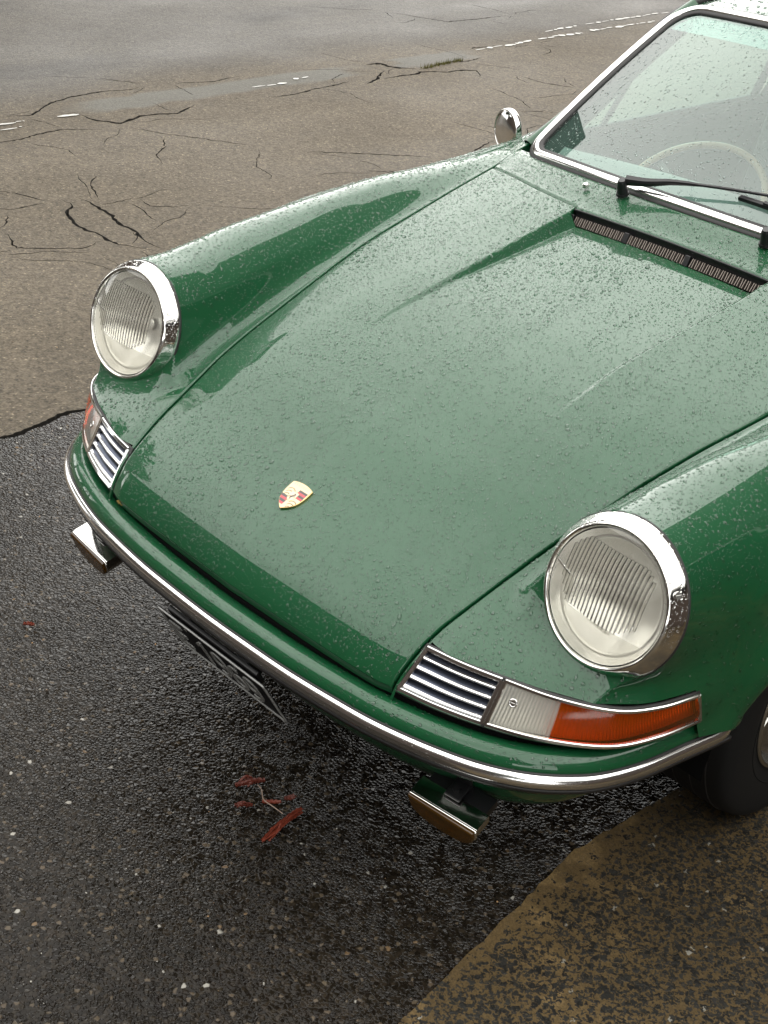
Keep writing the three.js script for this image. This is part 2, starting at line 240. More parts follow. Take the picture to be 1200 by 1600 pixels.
cracks.forEach((c, i) => { for (let tryN = 0, w = (crackWide[i] ?? 0.003) * 1.35; tryN < 24; tryN++, w *= tryN % 4 === 3 ? 0.75 : 1) { const P = crackPoly(c, w, 900 + i * 40 + tryN); if (!selfHit(P) && !holes.some((Q) => polyHit(P, Q))) { holes.push(P); break; } } });
{
  const left = seamPts.map(([x, z]) => [x - seamW(z) - 0.003 * vnoise(z * 60, 7, 8), z]);
  const road = shp([[-40, 3.5], ...left, [-40, -14]]);
  for (const P of holes) road.holes.push(new THREE.Path(P.map(([x, z]) => new THREE.Vector2(x, -z))));
  const m = struct(sheet('road', road, 0, M.road, (x, z) => [(x + 11.0) / ROAD_M, (1.6 - z) / ROAD_M]));
  // the broken edges of the joint and of the cracks have depth
  const pos = [], idx = [], wall = (P, closed) => { for (let i = 0; i < P.length - (closed ? 0 : 1); i++) { const a = P[i], b = P[(i + 1) % P.length], o = pos.length / 3; pos.push(a[0], 0, a[1], b[0], 0, b[1], b[0], -0.03, b[1], a[0], -0.03, a[1]); idx.push(o, o + 1, o + 2, o, o + 2, o + 3); } };
  wall(left, false); holes.forEach((P) => wall(P, true));
  mesh('crack_edge', geo(pos, idx), M.earth, m);
  const right = seamPts.map(([x, z]) => [x + seamW(z) * 0.8, z]);
  const edgeRnd = mulberry(8), concEdge = []; for (let z = 3.5; z > -14; z -= z < 1.6 && z > -0.5 ? 0.02 : 0.5) concEdge.push([0.536 + 0.10 * Math.max(0, z - 0.42) + 0.10 * clamp(0.42 - z, 0, 0.5) + (edgeRnd() - 0.5) * 0.005, z]);
  struct(sheet('asphalt_verge', shp([...right.slice().reverse(), ...concEdge]), 0.001, M.verge, (x, z) => [(x + 1.6) / VERGE_M, (1.6 - z) / VERGE_M]));
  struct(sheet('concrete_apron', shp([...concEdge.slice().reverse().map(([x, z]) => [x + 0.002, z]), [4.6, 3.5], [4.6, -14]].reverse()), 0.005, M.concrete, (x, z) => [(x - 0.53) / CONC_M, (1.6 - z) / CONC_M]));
  struct(sheet('far_lawn', shp([[-400, 400], [-40, 400], [-40, -400], [-400, -400]].reverse()), 0, M.farGround, (x, z) => [x, z]));
}
{ // pale trowelled repair strip along the line and the worn double line itself
  const pr = mulberry(3), strip = (a) => shp(a.map(([x, z]) => [x + (pr() - 0.5) * 0.01, z + (pr() - 0.5) * 0.01]));
  const lines = [[[-4.33, -4.74], [-4.35, -5.2], [-4.38, -5.37]], [[-4.40, -5.45], [-4.41, -5.96]], [[-4.43, -6.1], [-4.47, -6.95]], [[-4.54, -5.71], [-4.59, -6.13]], [[-4.60, -6.25], [-4.66, -7.4]], [[-4.19, -2.74], [-4.18, -2.99]], [[-4.22, -3.08], [-4.24, -3.2]], [[-4.13, -1.48], [-4.12, -1.6]], [[-4.14, -1.1], [-4.13, -1.3]], [[-4.06, -1.12], [-4.06, -1.24]]];
  const quads = [];
  for (const [li, L] of lines.entries()) for (let i = 0; i < L.length - 1; i++) {
    const [p, q] = [L[i], L[i + 1]], len = Math.hypot(q[0] - p[0], q[1] - p[1]);
    for (let s = 0; s < len;) { const l = 0.02 + pr() * 0.11, w = 0.006 + pr() * (li < 3 ? 0.026 : 0.016), t0 = s / len, t1 = Math.min(1, (s + l) / len), o = (pr() - 0.5) * 0.02, n = 5;
      const A = []; for (let k = 0; k <= n; k++) { const t = lerp(t0, t1, k / n); A.push([lerp(p[0], q[0], t) + o + w * (0.5 + pr() * 0.5) * Math.sin(Math.PI * (0.1 + 0.8 * k / n)), lerp(p[1], q[1], t)]); } for (let k = n; k >= 0; k--) { const t = lerp(t0, t1, k / n); A.push([lerp(p[0], q[0], t) + o - w * (0.5 + pr() * 0.5) * Math.sin(Math.PI * (0.1 + 0.8 * k / n)), lerp(p[1], q[1], t)]); }
      const g = new THREE.ShapeGeometry(shp(A)), P = g.attributes.position; for (let k = 0; k < P.count; k++) P.setXYZ(k, P.getX(k), 0.0045, -P.getY(k)); g.computeVertexNormals(); quads.push(g); s += l + pr() * 0.03; }
  }
  const ml = mesh('road_marking', join(quads), M.roadPaint); struct(ml);
  // a flipped winding would face down: both sides draw the same here
}
// ------------------------------------------------------------------ car materials
M.paint = phys({ color: lin(0.0045, 0.060, 0.0205), roughness: 0.5, clearcoat: 1, clearcoatRoughness: 0.02, specularIntensity: 0.25, ior: 1.5 });
M.chrome = phys({ color: lin(0.80, 0.79, 0.77), metalness: 1, roughness: 0.09 });
M.trim = phys({ color: lin(0.88, 0.87, 0.86), metalness: 1, roughness: 0.17 });
M.rubber = phys({ color: lin(0.016, 0.015, 0.015), roughness: 0.55 });
M.black = phys({ color: lin(0.008, 0.008, 0.009), roughness: 0.35 });
M.dark = phys({ color: lin(0.004, 0.004, 0.004), roughness: 0.95, specularIntensity: 0.1 });
M.water = phys({ color: lin(1, 1, 1), transmission: 1, thickness: 0.002, ior: 1.33, roughness: 0.0 });
M.glassSolid = phys({ color: lin(1, 1, 1), transmission: 1, thickness: 0.004, ior: 1.5, roughness: 0.02 });
M.mist = phys({ color: lin(0.50, 0.58, 0.55), roughness: 0.9, specularIntensity: 0, transparent: true, opacity: 0.11 });
M.pane = phys({ color: lin(0.72, 0.93, 0.85), transmission: 1, thickness: 0, ior: 1.9, roughness: 0.0 });
M.paneTint = phys({ color: lin(0.42, 0.66, 0.64), transmission: 0.85, thickness: 0, ior: 1.52, roughness: 0.05 });
M.reflector = phys({ color: lin(0.93, 0.925, 0.90), metalness: 0.75, roughness: 0.26 });
M.amber = phys({ color: lin(0.76, 0.18, 0.004), transmission: 0.9, thickness: 0, ior: 1.5, roughness: 0.12 });
M.clearPlastic = phys({ color: lin(0.86, 0.85, 0.80), transmission: 0.85, thickness: 0, ior: 1.5, roughness: 0.18 });
M.fogAmber = phys({ color: lin(0.12, 0.055, 0.006), transmission: 0.6, thickness: 0, ior: 1.5, roughness: 0.12 });
M.leather = phys({ color: lin(0.05, 0.05, 0.05), roughness: 0.5 });
M.wood = phys({ color: lin(0.30, 0.15, 0.08), roughness: 0.4, clearcoat: 0.3 });
M.tyre = phys({ color: lin(0.008, 0.008, 0.008), roughness: 0.7, specularIntensity: 0.4 });
M.alloy = phys({ color: lin(0.60, 0.59, 0.56), metalness: 1, roughness: 0.22 });

// ------------------------------------------------------------------ car body form. x across (the car's left is +x), y up, z forward from the front axle
const zFront = interp([0, 0.2, 0.34, 0.38, 0.45, 0.531, 0.611, 0.66, 0.70, 0.725, 0.745, 0.76, 0.775, 0.79, 0.80], [0.842, 0.835, 0.824, 0.813, 0.797, 0.767, 0.724, 0.68, 0.625, 0.55, 0.45, 0.3, 0.05, -0.3, -0.8]);
const shiftAt = (a) => 0.842 - zFront(Math.min(Math.abs(a), 0.805));
const crown = (a) => 0.008 * (1 - (a / 0.42) ** 2);
const gapA = interp([-0.8, -0.55, -0.412, -0.25, -0.1, 0.041, 0.118, 0.191, 0.262, 0.329, 0.396, 0.46, 0.52, 0.576, 0.631, 0.685, 0.736, 0.783, 0.814, 0.85], [0.62, 0.585, 0.556, 0.542, 0.526, 0.509, 0.496, 0.482, 0.47, 0.459, 0.45, 0.44, 0.431, 0.421, 0.411, 0.402, 0.392, 0.385, 0.379, 0.374]);
const profCurve = new THREE.CatmullRomCurve3([[-0.95, 0.99], [-0.6, 0.94], [-0.32, 0.894], [-0.1, 0.849], [0.109, 0.806], [0.18, 0.789], [0.247, 0.772], [0.314, 0.753], [0.377, 0.7345], [0.441, 0.714], [0.503, 0.694], [0.561, 0.6725], [0.615, 0.648], [0.667, 0.6235], [0.719, 0.599], [0.768, 0.572], [0.813, 0.537], [0.843, 0.4925], [0.853, 0.455], [0.855, 0.40], [0.852, 0.15]].map(([z, y]) => V3(z, y, 0)), false, 'centripetal');
const prof = profCurve.getPoints(640);
function profDist(z, y) { // signed distance to the long profile, positive outside
  let c = 0, cb = 1e9; for (let i = 0; i < prof.length; i += 12) { const d = (z - prof[i].x) ** 2 + (y - prof[i].y) ** 2; if (d < cb) { cb = d; c = i; } }
  let best = 1e9, s = 1;
  for (let i = Math.max(0, c - 13), e = Math.min(prof.length - 1, c + 13); i < e; i++) {
    const p = prof[i], q = prof[i + 1], dx = q.x - p.x, dy = q.y - p.y, t = clamp(((z - p.x) * dx + (y - p.y) * dy) / (dx * dx + dy * dy), 0, 1), ex = z - p.x - dx * t, ey = y - p.y - dy * t, d = ex * ex + ey * ey;
    if (d < best) { best = d; s = dx * (y - p.y) - dy * (z - p.x) >= 0 ? 1 : -1; }
  }
  return s * Math.sqrt(best);
}
const HL = { c: V3(0.604, 0.707, 0.622), az: -0.0487, tilt: 0.278 };
HL.d = V3(Math.sin(HL.az) * Math.cos(HL.tilt), Math.sin(HL.tilt), Math.cos(HL.az) * Math.cos(HL.tilt));
const crestA = interp([-0.9, -0.5, -0.2, 0.1, 0.3, 0.5, 0.62], [0.655, 0.65, 0.64, 0.63, 0.62, 0.61, 0.604]);
const crestY = interp([-0.9, -0.7, -0.55, -0.36, -0.18, -0.01, 0.15, 0.29, 0.42, 0.5, 0.62], [0.846, 0.852, 0.868, 0.879, 0.879, 0.869, 0.858, 0.847, 0.830, 0.822, 0.820]);
const outerW = interp([-0.9, -0.3, 0.0, 0.2, 0.35, 0.5, 0.62], [0.125, 0.14, 0.155, 0.145, 0.13, 0.118, 0.118]);
const outerR = interp([-0.9, 0.0, 0.2, 0.4, 0.62], [0.22, 0.22, 0.2, 0.15, 0.12]);
const smin = (a, b, k) => { const h = Math.max(k - Math.abs(a - b), 0) / k; return Math.min(a, b) - h * h * k * 0.25; };
const archC = [0.07, 0.31], archR = 0.365;
const noseE = interp([0.3, 0.3925, 0.46, 0.5305, 0.608, 0.683, 0.718, 0.7395, 0.80], [0.006, 0.013, 0.016, 0.0235, 0.037, 0.055, 0.072, 0.084, 0.09]);
const noseLift = (a, y) => noseE(clamp(a, 0.3, 0.8)) * smoothstep(a, 0.385, 0.44) * (y < 0.5575 ? smoothstep(y, 0.470, 0.5575) : 1 - smoothstep(y, 0.5575, 0.665)); // the nose above the lamps stands further forward than the plain profile
function bodyA(a, y, z) { const s1 = (shiftAt(a + 0.004) - shiftAt(a - 0.004)) / 0.008; return profDist(z + shiftAt(a) - noseLift(a, y), y - crown(a) + 3.2 * Math.max(0, a - gapA(Math.min(z, 0.85))) ** 2 * smoothstep(-z, -0.1, 0.35)) / Math.sqrt(1 + 0.8 * s1 * s1); }
const profY = (z) => { let lo = 0, hi = prof.length - 1; while (hi - lo > 1) { const m = (lo + hi) >> 1; prof[m].x <= z ? (lo = m) : (hi = m); } return lerp(prof[lo].y, prof[hi].y, clamp((z - prof[lo].x) / (prof[hi].x - prof[lo].x || 1), 0, 1)); };
const gapY = (() => { const zs = [], ys = []; for (let z = -0.9; z <= 0.72; z += 0.02) { zs.push(z); const g = gapA(z); ys.push(profY(z + shiftAt(g)) + crown(g)); } return interp(zs, ys); })();
function bodyB(a, y, z) {
  const zc = Math.min(z, 0.64), ac = crestA(zc), p = a - ac, top = crestY(zc), low = smoothstep(z, 0.30, 0.47); let f;
  if (p < 0) { // inner flank: an S from the shut line up to the crest, tightening into the round headlight barrel in front
    const wf = smoothstep(z, -0.05, 0.50), g = lerp(gapA(zc) + 0.006, ac - 0.166, smoothstep(z, 0.30, 0.62)), base = gapY(Math.min(zc, 0.70)) - 0.004;
    const S = (t) => { t = clamp(t, 0, 1); const u = clamp((t - 0.12) / 0.88, 0, 1); return lerp(0.85 * t * t * (3 - 2 * t) + 0.15 * (1 - (1 - t) ** 2.1), (1 - (1 - u) ** 3.0) * smoothstep(t, 0.04, 0.40), wf); };
    const t = (a - g) / (ac - g), hump = base + (top - base) * S(t), sl = (top - base) * (S(t + 0.03) - S(t - 0.03)) / 0.06 / (ac - g);
    f = (y - hump) / Math.sqrt(1 + sl * sl);
  } else { const w = outerW(zc), r = outerR(zc), q = y - (top - r), e = q > 0 ? q : q * low; f = (Math.pow(Math.pow(p / w, 2.15) + Math.pow(Math.abs(e) / r, 2.15), 1 / 2.15) - 1) * Math.min(w, r); }
  const cut = (a - HL.c.x) * HL.d.x + (y - HL.c.y) * HL.d.y + (z - HL.c.z) * HL.d.z + 0.0265;
  return Math.max(f, cut);
}
function body(a, y, z) {
  let f = smin(bodyA(a, y, z), bodyB(a, y, z), 0.003 + 0.058 * smoothstep(a - gapA(Math.min(z, 0.85)), 0.004, 0.075));
  if (a > 0.64) { const d = Math.hypot(z - archC[0], y - archC[1]) - archR; f -= 0.014 * Math.exp(-(((d - 0.01) / 0.045) ** 2)) * smoothstep(a, 0.64, 0.74); }
  return f;
}
const car = thing('sports_car', 'dark green classic sports car beaded with rain, round headlights and chrome trim', 'car');
const RLIP = 0.0045, lipDrop = (d) => (d >= RLIP ? 0 : RLIP - Math.sqrt(Math.max(0, RLIP * RLIP - (RLIP - d) ** 2)));

// ------------------------------------------------------------------ hood
const hoodRearOut = interp([0.219, 0.30, 0.386, 0.47, 0.556], [-0.326, -0.340, -0.361, -0.387, -0.412]);
const VENT = (x) => (x > 0 ? 0.268 : 0.231); // the slot runs further on the car's left
const hoodRear = (x) => { const w = VENT(x), a = Math.abs(x); return a < w ? -0.305 - 0.004 * Math.cos(a * 6.5) : a < w + 0.005 ? lerp(-0.305, lerp(-0.329, -0.334, (w - 0.231) / 0.037), (a - w) / 0.005) : hoodRearOut(a); };
function scoop(a, z) { // the sunk middle towards the vent, with a folded edge each side
  const off = VENT(a) - 0.231; a = Math.abs(a) - off * smoothstep(0.33 - z, 0.2, 0.62); const k = clamp((0.33 - z) / 0.62, 0, 1.1), d = 0.029 * Math.pow(k, 1.3); if (d < 1e-5) return 0;
  const w = 0.019 * d / 0.029 + 0.004, t = clamp((0.232 + 0.008 * (1 - k) - a) / w, 0, 1), e = 0.12;
  return d * (t < e ? t * t / (2 * e) : t > 1 - e ? 1 - e - (1 - t) ** 2 / (2 * e) + 0 : t - e / 2) / (1 - e);
}
const profLen = [0]; for (let i = 1; i < prof.length; i++) profLen.push(profLen[i - 1] + Math.hypot(prof[i].x - prof[i - 1].x, prof[i].y - prof[i - 1].y));
function profAt(l) { let lo = 0, hi = prof.length - 1; while (hi - lo > 1) { const m = (lo + hi) >> 1; profLen[m] <= l ? (lo = m) : (hi = m); } const t = (l - profLen[lo]) / (profLen[hi] - profLen[lo]); return [lerp(prof[lo].x, prof[hi].x, t), lerp(prof[lo].y, prof[hi].y, t), (prof[hi].x - prof[lo].x), (prof[hi].y - prof[lo].y)]; }
const profLAtZ = (z) => { let i = 1; while (i < prof.length - 1 && prof[i].x < z) i++; return lerp(profLen[i - 1], profLen[i], clamp((z - prof[i - 1].x) / (prof[i].x - prof[i - 1].x), 0, 1)); };
const profLAtY = (y) => { let i = 200; while (i < prof.length - 1 && prof[i].y > y) i++; return lerp(profLen[i - 1], profLen[i], (prof[i - 1].y - y) / (prof[i - 1].y - prof[i].y)); };
const L_FRONT = profLAtY(0.4865);
function hoodPoint(s, q, lip = true) { // s -1..1 across, q 0..1 from the rear edge to the front edge
  let a = Math.abs(s) * 0.45, z = 0, y = 0, l, l0, P;
  for (let k = 0; k < 5; k++) { l0 = profLAtZ(hoodRear(a * Math.sign(s)) + shiftAt(a)); l = lerp(l0, L_FRONT, q); P = profAt(l); z = P[0] - shiftAt(a); a = Math.abs(s) * (gapA(z) - 0.0022); }
  y = P[1] + crown(a) - scoop(a * Math.sign(s), z);
  if (lip) {
    const d = Math.min((1 - Math.abs(s)) * gapA(z), (1 - q) * (L_FRONT - l0), q * (L_FRONT - l0)), n = Math.hypot(P[2], P[3]), dr = lipDrop(d); z -= dr * -P[3] / n; y -= dr * P[2] / n;
  }
  return [a * Math.sign(s || 1), y, z];
}
function clustered(n, ends) { const v = []; for (let i = 0; i <= n; i++) v.push(i / n); for (const e of ends) { v.push(e, 1 - e); } return [...new Set(v)].sort((p, q) => p - q); }
const hood = part('hood', car);
{
  const S = clustered(300, [0.0004, 0.001, 0.0018, 0.0028]).map((t) => t * 2 - 1), Q = clustered(280, [0.0003, 0.0008, 0.0015, 0.0025]);
  const pos = [], idx = [], n = S.length; for (const q of Q) for (const s of S) pos.push(...hoodPoint(s, q));
  for (let j = 0; j < Q.length - 1; j++) for (let i = 0; i < n - 1; i++) { const a = j * n + i, b = a + 1, c = a + n, e = c + 1; idx.push(a, c, b, b, c, e); }
  const g = geo(pos, idx); mesh('hood_panel', g, M.paint, hood);
  // folded-under rim
  const ring = []; for (let i = 0; i < n; i++) ring.push(i); for (let j = 1; j < Q.length; j++) ring.push(j * n + n - 1); for (let i = n - 2; i >= 0; i--) ring.push((Q.length - 1) * n + i); for (let j = Q.length - 2; j > 0; j--) ring.push(j * n);
  const rp = [], ri = []; for (const k of ring) { const x = pos[k * 3], y = pos[k * 3 + 1], z = pos[k * 3 + 2]; rp.push(x, y, z, x * 0.995, y - 0.014, z - 0.003 * (z > 0.5 ? 1 : -1)); }
  for (let i = 0; i < ring.length; i++) { const a = i * 2, b = ((i + 1) % ring.length) * 2; ri.push(a, a + 1, b, b, a + 1, b + 1); }
  mesh('hood_rim', geo(rp, ri), M.paint, hood);
}
// ------------------------------------------------------------------ front fenders (one form, mirrored for the other side)
function clip(pos, idx, fields) { // keep where the field is positive, cutting triangles along its zero
  const outI = [], P = pos, cache = new Map();
  const mid = (a, b) => { const key = a < b ? a * 4e6 + b : b * 4e6 + a; if (cache.has(key)) return cache.get(key); const t = fields[a] / (fields[a] - fields[b]), k = P.length / 3; for (let c = 0; c < 3; c++) P.push(lerp(P[a * 3 + c], P[b * 3 + c], t)); fields.push(0); cache.set(key, k); return k; };
  for (let i = 0; i < idx.length; i += 3) {
    const t = [idx[i], idx[i + 1], idx[i + 2]], inn = t.map((k) => fields[k] >= 0), n = inn.filter(Boolean).length;
    if (n === 3) { outI.push(...t); continue; } if (!n) continue;
    if (t.some((k) => !(fields[k] > -1e3))) continue;
    const poly = []; for (let k = 0; k < 3; k++) { const a = t[k], b = t[(k + 1) % 3]; if (inn[k]) poly.push(a); if (inn[k] !== inn[(k + 1) % 3]) poly.push(mid(a, b)); }
    for (let k = 1; k < poly.length - 1; k++) outI.push(poly[0], poly[k], poly[k + 1]);
  }
  return outI;
}
function compact(pos, idx, normalAt) {
  const map = new Map(), p = [], ii = [], nn = [];
  for (const k of idx) { if (!map.has(k)) { map.set(k, p.length / 3); p.push(pos[k * 3], pos[k * 3 + 1], pos[k * 3 + 2]); } ii.push(map.get(k)); }
  return geo(p, ii);
}
const signalCut = (a, y, z) => Math.max(y - 0.5605, 0.494 + (y - 0.49) * 0.33 - z);
function fenderField(a, y, z) {
  const rad = V3(a, y, z).sub(HL.c), ax = rad.dot(HL.d), r = Math.sqrt(Math.max(0, rad.lengthSq() - ax * ax));
  let f = a - gapA(Math.min(z, 0.85)) - 0.0067;
  f = Math.min(f, signalCut(a, y, z), z > 0.30 ? y - 0.452 : y - 0.2, z + 0.735);
  if (ax > -0.052 && ax < 0.05) f = Math.min(f, r - 0.114);
  if (a > 0.5) f = Math.min(f, Math.hypot(z - archC[0], y - archC[1]) - archR);
  return f;
}
let fenderGeo;
{
  const axA = 0.57, axY = 0.53, z0 = -0.75, z1 = 0.38, step = 0.0048, rows = [];
  for (let z = z0; z < z1; z += step) rows.push([z, 0]); const capN = 96; for (let k = 0; k <= capN; k++) rows.push([z1, k / capN * Math.PI / 2]);
  const nT = 330, pos = [], f = [], idx = [];
  for (const [z, b] of rows) for (let i = 0; i <= nT; i++) {
    const th = lerp(-1.25, 3.25, i / nT), cb = Math.cos(b), dx = Math.cos(th) * cb, dy = Math.sin(th) * cb, dz = Math.sin(b);
    let lo = 0.03, hi = -1; for (let t = 0.05; t < 0.56; t += 0.02) { if (body(axA + dx * t, axY + dy * t, z + dz * t) > 0) { hi = t; break; } lo = t; }
    if (hi < 0) { pos.push(axA + dx * 0.5, axY + dy * 0.5, z + dz * 0.5); f.push(-1e4); continue; }
    for (let k = 0; k < 13; k++) { const m = (lo + hi) / 2; body(axA + dx * m, axY + dy * m, z + dz * m) > 0 ? (hi = m) : (lo = m); }
    const t = (lo + hi) / 2, p = [axA + dx * t, axY + dy * t, z + dz * t]; pos.push(...p); f.push(fenderField(...p));
  }
  const n = nT + 1; for (let j = 0; j < rows.length - 1; j++) for (let i = 0; i < nT; i++) { const a = j * n + i, b = a + 1, c = a + n, e = c + 1; if (Math.max(f[a], f[b], f[c], f[e]) > -0.05) idx.push(a, b, c, b, e, c); }
  let out = clip(pos, idx, f);
  const main = compact(pos, out), nor = main.attributes.normal, mp = main.attributes.position, grad = (x, y, z) => { const e = 0.0016; return V3(body(x + e, y, z) - body(x - e, y, z), body(x, y + e, z) - body(x, y - e, z), body(x, y, z + e) - body(x, y, z - e)).normalize(); };
  for (let i = 0; i < mp.count; i++) { const g = grad(mp.getX(i), mp.getY(i), mp.getZ(i)); nor.setXYZ(i, g.x, g.y, g.z); }
  // the rounded, folded edge along the shut line
  const W = [-1, 0, 0.06, 0.2, 0.4, 0.7, 1.0, 1.15], nz = 420, sp = [], si = [];
  for (let j = 0; j <= nz; j++) { const z = lerp(-0.735, 0.824, j / nz), g = gapA(z); for (const w of W) { const a = g + 0.0022 + 0.0045 * Math.max(0, w); let hi = 1.05, lo = 0.42; for (let y = 1.0; y > 0.42; y -= 0.02) { if (body(a, y, z) < 0) { lo = y; hi = y + 0.02; break; } } for (let k = 0; k < 16; k++) { const m = (lo + hi) / 2; body(a, m, z) < 0 ? (lo = m) : (hi = m); } sp.push(a, (w < 0 ? lo - 0.02 : lo - lipDrop(0.0045 * w)), z); } }
  const nw = W.length; for (let j = 0; j < nz; j++) for (let i = 0; i < nw - 1; i++) { const a = j * nw + i, b = a + 1, c = a + nw, e = c + 1; si.push(a, c, b, b, c, e); }
  const strip = geo(sp, si); { const n2 = strip.attributes.normal; for (let i = 0; i < n2.count; i++) { if (i % nw < nw - 2) continue; const g = grad(sp[i * 3], sp[i * 3 + 1], sp[i * 3 + 2]); n2.setXYZ(i, g.x, g.y, g.z); } }
  fenderGeo = join([main, strip]);
}
const fenders = [];
for (const s of [1, -1]) { const o = mesh('front_fender', sided(fenderGeo, s), M.paint, car); fenders.push(o); }
{ // inner wheel housings, hood channel and floor: the dark inside that shows through the shut lines
  const ch = grid(60, 90, (u, v) => { const z = lerp(-0.42, 0.80, v), a = lerp(-1, 1, u) * (gapA(z) + 0.05); const l = profLAtZ(Math.min(z + shiftAt(a), 0.83)); const P = profAt(l); return [a, P[1] - 0.03 - (Math.abs(a) < 0.24 && z < 0.1 ? 0.03 : 0), z - 0.012]; });
  mesh('hood_channel', ch, M.dark, car);
  const g = at(box(1.10, 0.12, 3.45, 0.04), 0, 0.24, -1.28); mesh('underbody', g, M.dark, car);
  for (const s of [1, -1]) { const c = new THREE.CylinderGeometry(0.35, 0.35, 0.24, 40, 1, true, 0, Math.PI).rotateZ(Math.PI / 2); c.translate(s * 0.62, 0.32, 0.07); const d = new THREE.CircleGeometry(0.35, 40, 0, Math.PI).rotateY(s * Math.PI / 2); d.translate(s * 0.5, 0.32, 0.07); mesh('wheel_housing', join([c, d]), M.dark, car); }
  const nose = grid(60, 4, (u, v) => { const a = lerp(-0.73, 0.73, u), z = zFront(Math.abs(a)) - 0.06; return [a, lerp(0.42, 0.56, v), z]; }); mesh('nose_structure', nose, M.dark, car);
}
// ------------------------------------------------------------------ windscreen surface
const wsB = (s) => V3(0.585 * s, 0.945 - 0.035 * s * s, -0.432 - 0.12 * s * s), wsT = (s) => V3(0.505 * s, 1.262 - 0.026 * s * s, -0.93 - 0.072 * s * s), wsN = V3(0, 0.84, 0.543).normalize();
const wsP = (s, t) => wsB(s).lerp(wsT(s), t).addScaledVector(wsN, 0.012 * 4 * t * (1 - t));
function wsNormal(s, t) { const e = 1e-3, a = wsP(s + e, t).sub(wsP(s - e, t)), b = wsP(s, t + e).sub(wsP(s, t - e)); return a.cross(b).normalize(); }
const WS_X = 0.545, WS_H = 0.578; // rounded outline in metres across and up the glass
function wsOutline(inset, n = 40) {
  const X = WS_X - inset, y0 = inset, y1 = WS_H - inset, pts = [], rb = 0.05 - inset * 0.4, rt = 0.085 - inset * 0.5;
  const arc = (cx, cy, r, a0, a1, m) => { for (let k = 0; k <= m; k++) { const a = lerp(a0, a1, k / m); pts.push([cx + r * Math.cos(a), cy + r * Math.sin(a)]); } };
  const line = (x0, ya, x1, yb, m) => { for (let k = 1; k < m; k++) pts.push([lerp(x0, x1, k / m), lerp(ya, yb, k / m)]); };
  line(-X + rb, y0, X - rb, y0, n); arc(X - rb, y0 + rb, rb, -Math.PI / 2, 0, 10); line(X, y0 + rb, X, y1 - rt, n / 2); arc(X - rt, y1 - rt, rt, 0, Math.PI / 2, 12); line(X - rt, y1, -X + rt, y1, n); arc(-X + rt, y1 - rt, rt, Math.PI / 2, Math.PI, 12); line(-X, y1 - rt, -X, y0 + rb, n / 2); arc(-X + rb, y0 + rb, rb, Math.PI, Math.PI * 1.5, 10);
  return pts;
}
const wsAt = ([x, y]) => [x / 0.585, y / WS_H];
// ------------------------------------------------------------------ cowl and vent
{
  const cowlRear = (a) => { const s = a / 0.585; return wsB(s); };
  const cx = (u) => lerp(-1, 1, u);
  const cowlFront = (a) => { const b = Math.abs(a), w = VENT(a), z = b < w ? -0.323 : b < w + 0.005 ? lerp(-0.323, hoodRearOut(b) - 0.0045, (b - w) / 0.005) : hoodRearOut(b) - 0.0045; return [z, profAt(profLAtZ(z + shiftAt(b)))[1] + crown(b)]; };
  const g = grid(240, 30, (u, v) => {
    const s = cx(u), z1 = 0; let a = s * lerp(0.552, 0.592, v); const [zf, yf] = cowlFront(clamp(a, -0.556, 0.556)), w = cowlRear(a); const t = v, e = smoothstep(t, 0, 1);
    const d = Math.min(t * 0.12, 1), dr = lipDrop(t * 0.12);
    return [a, lerp(yf, w.y - 0.004, t * 0.6 + e * 0.4) - dr, lerp(zf, w.z, t)];
  });
  mesh('cowl_panel', g, M.paint, car);
  const rim = grid(240, 2, (u, v) => { const a = cx(u) * 0.552, [zf, yf] = cowlFront(a); return [a, yf - RLIP - v * 0.03, zf + 0.0002]; }); mesh('cowl_edge', rim, M.black, car);
  const vent = part('air_vent', car); // mesh strip in three lengths between dark bars, in the step between the hood and the cowl
  const yV = (a, z) => profAt(profLAtZ(z + shiftAt(a)))[1] + crown(a) - 0.029;
  mesh('vent_tray', grid(40, 4, (u, v) => { const a = lerp(-0.233, 0.27, u); return [a, yV(a, -0.314) + lerp(-0.02, 0.022, v), lerp(-0.307, -0.327, v)]; }), M.dark, vent);
  const pins = phys({ color: lin(0.20, 0.17, 0.15), metalness: 0.7, roughness: 0.45 }), fin = box(0.0021, 0.020, 0.010, 0.0005);
  for (let k = 0; k < 80; k++) { const a = -0.226 + k * 0.452 / 73; if (Math.abs(a + 0.079) < 0.007 || Math.abs(a - 0.079) < 0.007 || a > 0.262) continue; const m = mesh('vent_fin', fin, pins, vent); m.position.set(a, yV(a, -0.315) + 0.0045, -0.3155); m.rotation.set(-0.55, 0.12 * (k % 2 ? 1 : -1), 0.05 * (k % 3 - 1)); }
  for (const a of [-0.079, 0.079, -0.231, 0.268]) { const m = mesh('vent_bar', box(0.013, 0.024, 0.014, 0.002), M.black, vent); m.position.set(a, yV(a, -0.315) + 0.006, -0.314); m.rotation.x = -0.4; }
  const lip = sweep(...(() => { const P = [], O = [], U = []; for (let k = 0; k <= 60; k++) { const a = lerp(-0.231, 0.268, k / 60); const [z, y] = cowlFront(a); P.push(V3(a, y - 0.002, z + 0.001)); O.push(V3(0, 0.2, 0.98)); U.push(V3(0, 0.98, -0.2)); } return [P, O, U]; })(), [[-0.003, -0.004], [0.002, -0.004], [0.003, 0], [0.002, 0.0015], [-0.003, 0.0015]]);
  mesh('vent_lip', crease(lip), M.black, vent);
}
